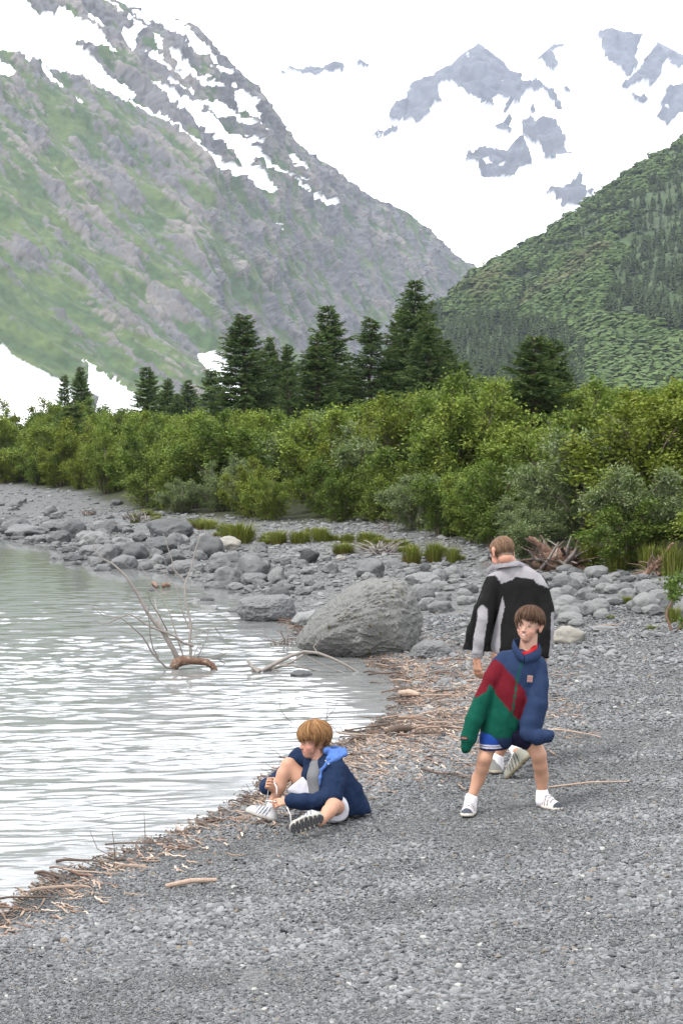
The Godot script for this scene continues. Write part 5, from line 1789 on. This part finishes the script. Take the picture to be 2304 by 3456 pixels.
func person(px: float, py: float, label: String) -> Node3D:
	var g := ground_hit(px, py)
	person_d = (g - EYE).rotated(Vector3.RIGHT, tilt).z * -1.0
	person_at = Vector3(g.x, height(g.x, g.z), g.z)
	plane_x = Vector3.UP.cross(EYE - person_at).normalized()
	plane_y = (EYE - person_at).cross(plane_x).normalized()
	return thing("person", person_at, label, "person")

func man() -> void:
	var o := person(1671, 2612, "man in a black and grey jacket and shorts walking away along the beach, head bowed")
	var skin := Color(0.44, 0.235, 0.155)
	var s := Shape.new()
	var b := Solid.new()
	b.blend = 0.014
	b.chain(limb([[1722, 1925, 0.02, 0.055], [1735, 2020, 0.05, 0.075], [1728, 2180, 0.05, 0.08]]))
	b.chain(limb([[1698, 2220, 0.02, 0.09], [1706, 2415, 0.0, 0.055], [1702, 2470, 0.0, 0.052], [1692, 2515, 0.0, 0.046], [1678, 2565, 0.0, 0.031], [1676, 2596, 0.0, 0.033]]))
	b.chain(limb([[1748, 2220, -0.02, 0.09], [1708, 2425, -0.06, 0.056], [1714, 2465, -0.1, 0.054], [1728, 2500, -0.17, 0.045], [1740, 2534, -0.25, 0.031], [1750, 2558, -0.27, 0.032]]))
	b.chain(limb([[1668, 1985, 0.02, 0.036], [1636, 2085, -0.02, 0.034], [1610, 2222, -0.04, 0.027]]))
	b.chain(limb([[1812, 1992, 0.02, 0.036], [1836, 2090, -0.02, 0.034], [1834, 2215, -0.04, 0.027]]))
	b.add_to(s, 0.011, plain_colour(skin))
	var buzz := Color(0.14, 0.085, 0.055)
	var scalp := func(q: Vector3) -> bool: return (q.y > 0.05 and q.z < 0.075) or (q.z < 0.012 and q.y > -0.055 + absf(q.x) * 0.15 and not (absf(q.x) > 0.076 and q.y < 0.04) and q.z + q.y * 0.3 < 0.02)
	var xf := add_head(s, jt(1695, 1866, 0.0), Vector3(-0.44, -0.5, -0.8), Vector3(-0.05, 1, -0.25), 1.0, jt(1722, 1915, 0.03), Color(0.52, 0.27, 0.19), buzz, 0.054, scalp)
	add_hand(s, jt(1610, 2222, -0.04), Vector3(0.02, -1, 0.0), Vector3(-0.75, 0, 0.65), Vector3(0.1, 0, -1), 1.0, 0.42, skin)
	add_hand(s, jt(1834, 2214, -0.04), Vector3(0.02, -1, 0.0), Vector3(0.9, 0, 0.4), Vector3(0.1, 0, -1), 1.0, 0.4, skin)
	part("body", s.mesh(), mats.skin, o)
	part("hair", hair_mesh(xf, 7, Color(0.12, 0.07, 0.045), Color(0.2, 0.125, 0.08), 620, func(a: float) -> float: return lerpf(2.0, 1.15, smoothstep(1.2, 0.4, minf(a, TAU - a))) if minf(a, TAU - a) > 1.75 or minf(a, TAU - a) < 1.3 else 1.35, 0.012, 0.955), mats.hair, o)
	var glasses := Shape.new()
	for sg in [-1.0, 1.0]:
		glasses.tube([xf * Vector3(0.088 * sg, 0.012, -0.005), xf * Vector3(0.084 * sg, 0.012, 0.05), xf * Vector3(0.06 * sg, 0.01, 0.095)], [0.0025, 0.0025, 0.003], Color(0.015, 0.015, 0.015), 5)
		glasses.tube([xf * Vector3(0.06 * sg, 0.01, 0.095), xf * Vector3(0.035 * sg, -0.006, 0.1), xf * Vector3(0.01 * sg, 0.008, 0.106)], [0.004, 0.016, 0.004], Color(0.015, 0.015, 0.015), 6)
	part("glasses", glasses.mesh(), std(Color.WHITE, 0.3, true), o)
	# jacket
	var j := soft(61, 0.008, Vector3(13, 4.5, 13))
	j.blend = 0.018
	var back := (EYE - person_at)
	back.y = 0
	back = back.normalized()
	j.chain(limb([[1672, 1964, 0.02, 0.07], [1728, 1936, 0.02, 0.088], [1806, 1968, 0.02, 0.07]]))
	j.chain(limb([[1744, 1990, 0.03, 0.18], [1752, 2080, 0.03, 0.19], [1752, 2170, 0.02, 0.195], [1752, 2230, 0.02, 0.2]]), back, 1.45)
	j.chain(limb([[1664, 1978, 0.02, 0.072], [1645, 2035, 0.0, 0.066], [1634, 2090, -0.03, 0.06], [1622, 2160, -0.04, 0.054], [1611, 2204, -0.04, 0.038], [1610, 2216, -0.04, 0.034]]))
	j.chain(limb([[1816, 1985, 0.02, 0.078], [1836, 2060, 0.0, 0.068], [1838, 2130, -0.03, 0.062], [1834, 2200, -0.04, 0.048], [1834, 2216, -0.04, 0.044]]))
	# the open front swings out on the far side
	j.chain(limb([[1648, 1985, 0.1, 0.05], [1634, 2060, 0.16, 0.075], [1618, 2140, 0.2, 0.1], [1610, 2220, 0.22, 0.108]]), back, 2.0)
	j.chain(limb([[1700, 1985, 0.1, 0.08], [1680, 2100, 0.14, 0.1], [1665, 2220, 0.14, 0.13]]), back, 1.5)
	var hem := jt(1611, 2198, 0.1)
	var cuff := jt(1611, 2219, 0)
	var arm_a := jt(1611, 2150, 0)
	var right_x := jt(1822, 2200).x
	j.moved = func(p: Vector3, d: float) -> float:
		# the body of the jacket ends at the hem, the sleeves at the cuffs
		if d > 0.03: return d
		var sleeve := Vector2(p.x - arm_a.x, p.z - arm_a.z).length() < 0.075 and p.z > arm_a.z - 0.06 or p.x > right_x
		return maxf(d, (cuff.y - p.y) if sleeve else (hem.y - p.y))
	var z := Vector2(1500, 1800)
	var grey := [cloth_polygon([500, 430, 880, 320, 1000, 340, 1040, 410, 1200, 500, 1310, 690, 1290, 690, 1150, 640, 1110, 590, 880, 565, 855, 598, 710, 645, 640, 540, 520, 540], z, 3.733),
		cloth_polygon([470, 905, 545, 975, 540, 1100, 515, 1250, 495, 1400, 475, 1600, 330, 1600, 365, 1300, 415, 1060, 408, 960], z, 3.733), cloth_polygon([725, 800, 755, 940, 700, 1180, 690, 1600, 600, 1600, 580, 1400, 625, 1180, 682, 980], z, 3.733),
		cloth_polygon([1335, 1000, 1500, 1000, 1500, 1700, 1290, 1700, 1325, 1350], z, 3.733)]
	var jacket := piece("jacket", j, 0.0085, func(p: Vector3) -> Color: return Color(0.285, 0.278, 0.292) if in_cloth(grey, p) else Color(0.014, 0.0125, 0.012), mats.worn, o)
	part("collar", band_mesh([[1641, 1936, 0.12], [1658, 1924, 0.03], [1700, 1914, -0.09], [1748, 1909, -0.08], [1774, 1920, 0.02]], [[1640, 1919, 0.12], [1658, 1907, 0.02], [1700, 1897, -0.075], [1745, 1892, -0.065], [1768, 1903, 0.02]], 0.006, Color(0.27, 0.26, 0.28)), mats.worn, jacket)
	var shorts := soft(62, 0.008, Vector3(9, 4, 9))
	shorts.chain(limb([[1705, 2190, 0.06, 0.085], [1698, 2300, 0.02, 0.1], [1704, 2400, 0.0, 0.1]]))
	shorts.chain(limb([[1748, 2190, 0.06, 0.085], [1735, 2300, -0.02, 0.105], [1722, 2400, -0.06, 0.1]]))
	shorts.cuts = [[Vector3.DOWN, -jt(1700, 2420).y]]
	piece("shorts", shorts, 0.012, plain_colour(Color(0.36, 0.31, 0.25)), mats.cloth, o)
	var sock := Solid.new()
	sock.chain(limb([[1679, 2556, 0.0, 0.042], [1677, 2590, 0.0, 0.044]]))
	piece("sock", sock, 0.007, plain_colour(Color(0.72, 0.72, 0.75)), mats.cloth, o)
	var sock2 := Solid.new()
	sock2.chain(limb([[1735, 2526, -0.23, 0.042], [1752, 2556, -0.26, 0.044]]))
	piece("sock", sock2, 0.007, plain_colour(Color(0.72, 0.72, 0.75)), mats.cloth, o)
	shoe(o, jt(1676, 2612, -0.06), jt(1655, 2600, 0.2), Vector3.UP, 1.05, Color(0.42, 0.38, 0.3), Color(0.2, 0.2, 0.19), Color(0.03, 0.035, 0.045), Color(0.2, 0.2, 0.19))
	shoe(o, jt(1793, 2553, -0.32), jt(1712, 2634, -0.2), Vector3(-0.75, 0.5, -0.3), 1.05, Color(0.2, 0.175, 0.12), Color(0.24, 0.24, 0.2), Color(0.04, 0.045, 0.06), Color(0.2, 0.2, 0.17))

func standing_boy() -> void:
	var o := person(1577, 2748, "boy standing with legs apart in an oversized navy, maroon and green jacket")
	var skin := Color(0.46, 0.255, 0.17)
	var s := Shape.new()
	var b := Solid.new()
	b.blend = 0.014
	b.chain(limb([[1772, 2210, 0.02, 0.045], [1745, 2290, 0.02, 0.07], [1695, 2440, 0.02, 0.08]]))
	b.chain(limb([[1662, 2450, 0.02, 0.065], [1645, 2520, 0.0, 0.052], [1634, 2560, -0.03, 0.046], [1627, 2590, -0.01, 0.041], [1614, 2625, 0.02, 0.042], [1594, 2680, 0.0, 0.028], [1586, 2712, 0.0, 0.029]]))
	b.chain(limb([[1735, 2440, 0.02, 0.068], [1795, 2505, -0.02, 0.058], [1816, 2548, -0.05, 0.048], [1822, 2585, -0.02, 0.044], [1826, 2620, 0.02, 0.043], [1828, 2675, 0.03, 0.029], [1828, 2705, 0.03, 0.029]]))
	b.add_to(s, 0.0105, plain_colour(skin))
	var brown := Color(0.085, 0.05, 0.032)
	var scalp := func(q: Vector3) -> bool: return q.y > 0.05 or (q.z < -0.03 and q.y > -0.08 and absf(q.x) < 0.078)
	var xf := add_head(s, jt(1785, 2113, 0.0), Vector3(-0.46, 0.06, 0.88), Vector3(0.1, 1, -0.05), 0.93, jt(1775, 2222, 0.02), Color(0.50, 0.30, 0.225), brown, 0.051, scalp)
	# hand inside the long sleeve
	add_hand(s, jt(1578, 2478, -0.05), Vector3(-0.2, -1, 0.0), Vector3(-0.8, 0, 0.5), Vector3(0.3, 0, 1), 0.75, 0.5, skin)
	part("body", s.mesh(), mats.skin, o)
	add_face(xf, o, true)
	var len := func(a: float) -> float:
		var f := minf(a, TAU - a)
		if f < 0.75: return 1.36 + 0.1 * sin(a * 5.0)
		if f < 1.15: return lerpf(1.42, 1.8, (f - 0.75) / 0.4)
		if f < 1.4: return 1.7
		if f < 2.0: return 1.3
		return 2.35
	part("hair", hair_mesh(xf, 17, Color(0.045, 0.026, 0.017), Color(0.11, 0.066, 0.043), 1250, len, 0.19), mats.hair, o)
	var shirt := Solid.new()
	shirt.chain(limb([[1762, 2206, -0.06, 0.014], [1780, 2210, -0.075, 0.015], [1802, 2190, -0.03, 0.013], [1808, 2176, 0.02, 0.012]]))
	piece("shirt_collar", shirt, 0.006, plain_colour(Color(0.36, 0.012, 0.016)), mats.cloth, o)
	var j := soft(71, 0.006, Vector3(17, 5, 17))
	j.blend = 0.012
	var front := (EYE - person_at)
	front.y = 0
	front = front.normalized()
	j.chain(limb([[1702, 2226, 0.0, 0.056], [1760, 2226, 0.0, 0.066], [1810, 2244, 0.0, 0.062]]))
	j.chain(limb([[1752, 2268, 0.0, 0.142], [1728, 2340, 0.0, 0.15], [1697, 2425, 0.0, 0.132], [1685, 2456, 0.0, 0.12]]), front, 1.35)
	j.chain(limb([[1683, 2466, 0.0, 0.112], [1683, 2473, 0.0, 0.112]]), front, 1.3)
	j.chain(limb([[1690, 2242, 0.0, 0.062], [1662, 2290, -0.02, 0.06], [1626, 2360, -0.04, 0.052], [1600, 2430, -0.05, 0.056], [1580, 2490, -0.05, 0.05], [1572, 2520, -0.05, 0.032], [1571, 2528, -0.05, 0.029]]))
	j.chain(limb([[1812, 2256, 0.0, 0.066], [1818, 2310, -0.04, 0.062], [1808, 2380, -0.08, 0.07], [1792, 2440, -0.1, 0.07], [1782, 2474, -0.12, 0.055], [1815, 2488, -0.14, 0.05], [1844, 2484, -0.15, 0.04], [1855, 2480, -0.15, 0.028]]))
	var z2 := Vector2(1500, 2250)
	var green := [cloth_polygon([300, 100, 385, 150, 405, 205, 370, 350, 385, 405, 520, 330, 560, 230, 620, 300, 640, 360, 820, 580, 935, 690, 905, 760, 905, 900, 440, 900, 440, 800, 330, 1100, 100, 1100, 150, 700], z2, 3.733), cloth_polygon([983, -140, 1000, -140, 920, 170, 858, 600, 832, 600, 895, 170], z2, 3.733)]
	var red := [cloth_polygon([640, -90, 720, -20, 800, 80, 900, 200, 1000, 320, 1030, 430, 1000, 500, 985, 560, 935, 690, 820, 580, 640, 360, 620, 300, 560, 230, 520, 330, 385, 405, 370, 350, 405, 205, 385, 150, 300, 140, 470, -20, 540, -40], z2, 3.733)]
	var jacket := piece("jacket", j, 0.0075, func(p: Vector3) -> Color:
		if in_cloth(green, p): return Color(0.004, 0.072, 0.05)
		if in_cloth(red, p): return Color(0.12, 0.009, 0.018)
		return Color(0.021, 0.036, 0.085), mats.worn, o)
	part("collar", band_mesh([[1769, 2236, -0.118], [1746, 2222, -0.1], [1730, 2198, -0.02], [1775, 2184, 0.09], [1824, 2204, 0.03], [1812, 2226, -0.07], [1770, 2237, -0.118]], [[1764, 2208, -0.112], [1745, 2184, -0.09], [1731, 2158, -0.01], [1775, 2150, 0.08], [1818, 2172, 0.03], [1806, 2197, -0.065], [1768, 2210, -0.112]], 0.007, Color(0.022, 0.038, 0.09)), mats.worn, jacket)
	# the woven patch on the chest and the tag on the sleeve
	for e in [[1787, 2291, 0.034, 0.042, -0.165, 3], [1565, 2491, 0.040, 0.014, -0.125, 1]]:
		var n := -ray(e[0], e[1]).normalized()
		var right := Vector3.UP.cross(n).normalized()
		var fr := Transform3D(Basis(right, n.cross(right).normalized(), n).rotated(n, -0.1), jt(e[0], e[1], e[4]))
		var tagm := Shape.new()
		tagm.box(fr, Vector3(e[2], e[3], 0.004), Color(0.3, 0.27, 0.24) if e[5] == 3 else Color(0.2, 0.015, 0.02))
		for i in e[5]:
			var yy: float = (i - (e[5] - 1) * 0.5) * 0.0125
			tagm.box(fr * Transform3D(Basis(), Vector3(0, yy, 0.0025)), Vector3(e[2] * 0.84, 0.0095 if e[5] == 3 else 0.0, 0.003), Color(0.26, 0.03, 0.035))
			for k in 5: tagm.box(fr * Transform3D(Basis(), Vector3((k - 2) * e[2] * 0.155, yy, 0.0035)), Vector3(0.0032, 0.004, 0.004), Color(0.6, 0.55, 0.52))
		part("patch" if e[5] == 3 else "sleeve_tag", tagm.mesh(), mats.cloth, jacket)
	var shorts := soft(72, 0.006, Vector3(10, 5, 10))
	shorts.chain(limb([[1688, 2455, 0.02, 0.09], [1660, 2490, 0.0, 0.074], [1656, 2540, -0.01, 0.074]]))
	shorts.chain(limb([[1700, 2455, 0.02, 0.105], [1755, 2478, 0.0, 0.072], [1785, 2502, -0.02, 0.062]]))
	var cut := jt(1655, 2528)
	shorts.cuts = [[Vector3.DOWN, -cut.y]]
	var y0 := jt(1655, 2508).y
	var y1 := jt(1655, 2521).y
	var split_x := jt(1695, 2500).x
	piece("shorts", shorts, 0.007, func(p: Vector3) -> Color:
		if p.x > split_x: return Color(0.008, 0.01, 0.03)
		if p.y < y0 and p.y > y1 and absf(p.y - (y0 + y1) * 0.5) > 0.002: return Color(0.6, 0.6, 0.66)
		return Color(0.015, 0.05, 0.24) if p.y > y0 else Color(0.01, 0.015, 0.07), mats.cloth, o)
	for e in [[1589, 2694, 0.0, 1585, 2722, 0.0], [1828, 2676, 0.03, 1828, 2702, 0.03]]:
		var sock := Solid.new()
		sock.chain(limb([[e[0], e[1], e[2], 0.040], [e[3], e[4], e[5], 0.042]]))
		piece("sock", sock, 0.0065, plain_colour(Color(0.75, 0.74, 0.77)), mats.cloth, o)
	shoe(o, jt(1588, 2738, 0.07), jt(1572, 2758, -0.16), Vector3.UP, 0.92, Color(0.6, 0.56, 0.5), Color(0.55, 0.52, 0.52), Color(0.09, 0.08, 0.11), Color(0.07, 0.075, 0.1))
	shoe(o, jt(1818, 2718, 0.08), jt(1888, 2738, -0.1), Vector3.UP, 0.92, Color(0.6, 0.56, 0.5), Color(0.55, 0.52, 0.52), Color(0.09, 0.08, 0.11), Color(0.05, 0.055, 0.07))

func sitting_boy() -> void:
	var o := person(1115, 2772, "boy sitting on the gravel in a dark blue jacket and white shorts tying his shoelace")
	var skin := Color(0.48, 0.265, 0.18)
	var s := Shape.new()
	var b := Solid.new()
	b.blend = 0.014
	b.chain(limb([[1072, 2580, 0.0, 0.045], [1085, 2620, 0.0, 0.075], [1120, 2715, 0.02, 0.09]]))
	b.chain(limb([[1090, 2715, 0.05, 0.08], [1010, 2622, 0.05, 0.058], [974, 2582, 0.05, 0.047], [957, 2612, 0.04, 0.044], [942, 2655, 0.03, 0.042], [922, 2705, 0.02, 0.029], [914, 2735, 0.02, 0.03]]))
	b.chain(limb([[1130, 2728, -0.05, 0.085], [1132, 2722, -0.2, 0.055], [1124, 2720, -0.3, 0.048], [1108, 2740, -0.4, 0.043], [1088, 2764, -0.48, 0.03], [1078, 2774, -0.5, 0.03]]))
	b.chain(limb([[1135, 2595, -0.1, 0.045], [1120, 2692, -0.2, 0.036], [975, 2705, -0.28, 0.024]]))
	b.chain(limb([[1000, 2560, 0.12, 0.045], [930, 2630, 0.14, 0.034], [912, 2650, 0.0, 0.024]]))
	b.add_to(s, 0.0105, plain_colour(skin))
	var brown := Color(0.17, 0.085, 0.04)
	var scalp := func(q: Vector3) -> bool: return q.y > 0.04 or (q.z < 0.03 and q.y > -0.03) or (q.z < -0.01 and q.y > -0.08)
	var xf := add_head(s, jt(1062, 2500, 0.0), Vector3(-0.9, -0.1, 0.40), Vector3(-0.08, 1, 0.0), 0.98, jt(1074, 2590, 0.0), Color(0.50, 0.265, 0.195), brown, 0.046, scalp)
	add_hand(s, jt(976, 2706, -0.28), Vector3(-1, -0.02, 0.1), Vector3(-0.1, 0.75, 0.65), Vector3(0, 0.6, -0.8), 0.82, 0.75, skin)
	add_hand(s, jt(918, 2662, 0.0), Vector3(-0.45, 0.55, 0.6), Vector3(-0.6, 0.5, 0.5), Vector3(0.8, 0.5, 0.2), 0.82, 1.15, skin)
	part("body", s.mesh(), mats.skin, o)
	add_face(xf, o, false)
	var len := func(a: float) -> float:
		var f := minf(a, TAU - a)
		if f < 0.9: return 1.62
		if f < 1.3: return lerpf(1.66, 1.84, (f - 0.9) / 0.4)
		if f < 2.1: return 1.88
		return 2.3
	part("hair", hair_mesh(xf, 27, Color(0.13, 0.062, 0.026), Color(0.33, 0.185, 0.085), 1300, len, 0.17), mats.hair, o)
	var view := (EYE - person_at)
	view.y = 0
	view = view.normalized()
	var tee := Solid.new()
	tee.chain(limb([[1070, 2585, -0.02, 0.052], [1072, 2620, -0.03, 0.066], [1085, 2690, -0.03, 0.085]]))
	piece("shirt", tee, 0.009, plain_colour(Color(0.17, 0.175, 0.185)), mats.cloth, o)
	var j := soft(81, 0.011, Vector3(12, 8, 12))
	j.blend = 0.014
	j.chain(limb([[1112, 2585, 0.0, 0.1], [1130, 2650, 0.03, 0.13], [1150, 2715, 0.05, 0.14]]))
	j.chain(limb([[1150, 2610, 0.02, 0.06], [1180, 2670, 0.04, 0.08], [1205, 2730, 0.05, 0.085], [1228, 2752, 0.05, 0.05]]))
	j.chain(limb([[1128, 2590, -0.09, 0.072], [1130, 2640, -0.15, 0.07], [1118, 2688, -0.2, 0.068], [1075, 2705, -0.25, 0.055], [1020, 2706, -0.28, 0.05], [984, 2704, -0.28, 0.047]]))
	j.chain(limb([[1098, 2585, -0.1, 0.03], [1094, 2620, -0.12, 0.034], [1092, 2668, -0.13, 0.03]]))
	# far side of the open jacket and the far sleeve
	j.chain(limb([[1040, 2560, 0.08, 0.06], [1010, 2560, 0.12, 0.066], [985, 2590, 0.15, 0.062], [940, 2630, 0.15, 0.055], [905, 2655, 0.08, 0.052], [900, 2662, 0.04, 0.045]]))
	j.chain(limb([[1042, 2572, 0.0, 0.034], [1040, 2615, 0.0, 0.04], [1046, 2655, 0.0, 0.028]]))
	j.cuts = [[Vector3.DOWN, -jt(1200, 2743, 0.05).y]]
	var jacket := piece("jacket", j, 0.0078, plain_colour(Color(0.014, 0.026, 0.062)), mats.worn, o)
	var hood := soft(82, 0.007, Vector3(22, 14, 22))
	hood.blend = 0.014
	hood.chain(limb([[1096, 2540, 0.08, 0.026], [1130, 2530, 0.06, 0.024], [1160, 2534, -0.01, 0.017], [1164, 2546, -0.06, 0.014], [1132, 2562, -0.125, 0.017], [1104, 2577, -0.15, 0.013], [1084, 2598, -0.145, 0.009]]))
	hood.chain(limb([[1102, 2534, -0.06, 0.024], [1130, 2544, -0.045, 0.03], [1112, 2560, -0.1, 0.024]]))
	hood.chain(limb([[1084, 2596, -0.145, 0.009], [1080, 2625, -0.155, 0.007], [1079, 2655, -0.16, 0.006]]))
	hood.chain(limb([[1112, 2542, 0.0, 0.03], [1138, 2544, -0.01, 0.03], [1150, 2546, -0.03, 0.024], [1136, 2552, -0.09, 0.022]]))
	hood.chain(limb([[1078, 2538, 0.07, 0.026], [1100, 2536, 0.07, 0.032]]))
	piece("hood", hood, 0.0065, plain_colour(Color(0.075, 0.16, 0.42)), mats.cloth, jacket)
	for e in [[1099, 2567, -0.175], [1108, 2578, -0.175], [1047, 2619, -0.02], [1085, 2631, -0.14]]:
		var snap := Shape.new()
		var c := jt(e[0], e[1], e[2])
		snap.tube([c, c + view * 0.006], [0.0045, 0.0035], Color(0.6, 0.6, 0.58), 8)
		part("snap", snap.mesh(), mats.cloth, jacket)
	var shorts := soft(83, 0.008, Vector3(9, 9, 9))
	shorts.blend = 0.05
	shorts.chain(limb([[1110, 2722, 0.03, 0.12], [1060, 2690, 0.05, 0.1], [1018, 2650, 0.05, 0.088], [1002, 2628, 0.05, 0.082]]))
	shorts.chain(limb([[1110, 2722, 0.0, 0.12], [1132, 2730, -0.14, 0.075], [1140, 2732, -0.22, 0.066]]))
	var hem_n := (jt(972, 2578, 0.05) - jt(1090, 2715, 0.05)).normalized()
	shorts.cuts = [[hem_n, hem_n.dot(jt(1003, 2632, 0.05))], [Vector3.DOWN, -jt(1115, 2765).y], [view, view.dot(jt(1135, 2725, -0.21))]]
	piece("shorts", shorts, 0.0085, plain_colour(Color(0.62, 0.62, 0.68)), mats.worn, o)
	shoe(o, jt(926, 2774, 0.0), jt(833, 2742, 0.04), Vector3(0.35, 1, -0.1), 0.95, Color(0.42, 0.4, 0.37), Color(0.5, 0.5, 0.5), Color(0.03, 0.05, 0.13), Color(0.4, 0.4, 0.4))
	# the near shoe shows its dark treaded sole
	shoe(o, jt(1090, 2762, -0.55), jt(984, 2800, -0.62), Vector3(0.1, 0.35, -1), 0.95, Color(0.36, 0.35, 0.33), Color(0.45, 0.45, 0.45), Color(0.04, 0.05, 0.09), Color(0.4, 0.4, 0.4))
	var sock := Solid.new()
	sock.chain(limb([[918, 2722, 0.02, 0.039], [914, 2738, 0.02, 0.04]]))
	piece("sock", sock, 0.007, plain_colour(Color(0.72, 0.72, 0.75)), mats.cloth, o)
	for e in [[[905, 2668, -0.05], [902, 2695, -0.04], [897, 2714, 0.0]], [[924, 2640, -0.06], [934, 2658, -0.1], [934, 2680, -0.1]], [[898, 2703, -0.02], [915, 2704, -0.1], [930, 2705, -0.33]], [[968, 2724, -0.34], [980, 2750, -0.36], [982, 2775, -0.36]]]:
		var l := Shape.new()
		l.tube(e.map(func(q): return jt(q[0], q[1], q[2])), [0.004, 0.004, 0.004], Color(0.7, 0.7, 0.7), 5)
		part("shoelace", l.mesh(), mats.cloth, o)

# ---------------------------------------------------------------- everything
func _ready() -> void:
	var cam := Camera3D.new()
	cam.name = "camera"
	cam.position = EYE
	cam.rotation.x = -tilt
	cam.fov = rad_to_deg(2.0 * atan(1728.0 / FOCAL))
	cam.near = 0.1
	cam.far = 20000.0
	add_child(cam)
	cam.current = true
	var sky_mat := ProceduralSkyMaterial.new()
	sky_mat.sky_top_color = lin(1.03, 1.04, 1.07)
	sky_mat.sky_horizon_color = lin(1.0, 1.0, 1.01)
	sky_mat.sky_curve = 0.2
	sky_mat.ground_horizon_color = lin(0.5, 0.5, 0.5)
	sky_mat.ground_bottom_color = lin(0.3, 0.3, 0.3)
	sky_mat.sun_angle_max = 1.0
	var sky := Sky.new()
	sky.sky_material = sky_mat
	var env := Environment.new()
	env.background_mode = Environment.BG_SKY
	env.sky = sky
	env.background_energy_multiplier = 1.0
	env.tonemap_mode = Environment.TONE_MAPPER_LINEAR
	env.tonemap_exposure = 3.3
	env.sdfgi_enabled = true
	env.ssao_enabled = true
	env.ssil_enabled = true
	env.fog_enabled = true
	env.fog_density = 0.000065
	env.fog_light_color = Color(0.86, 0.91, 1.0)
	var we := WorldEnvironment.new()
	we.name = "environment"
	we.environment = env
	add_child(we)
	var sun := DirectionalLight3D.new()
	sun.name = "sun"
	sun.light_energy = 0.5
	sun.light_angular_distance = 14.0
	sun.light_color = Color(1.0, 0.98, 0.95)
	sun.shadow_enabled = true
	add_child(sun)
	sun.look_at_from_position(Vector3(-5, 9, 3), Vector3.ZERO)

	for step in [lay_shore, lay_heights, build_ground, build_water, build_left_mountain, build_glacier, build_right_hill, build_spruces, build_thicket, build_grass, build_rocks, build_pebbles, build_driftwood, build_people]:
		step.call()
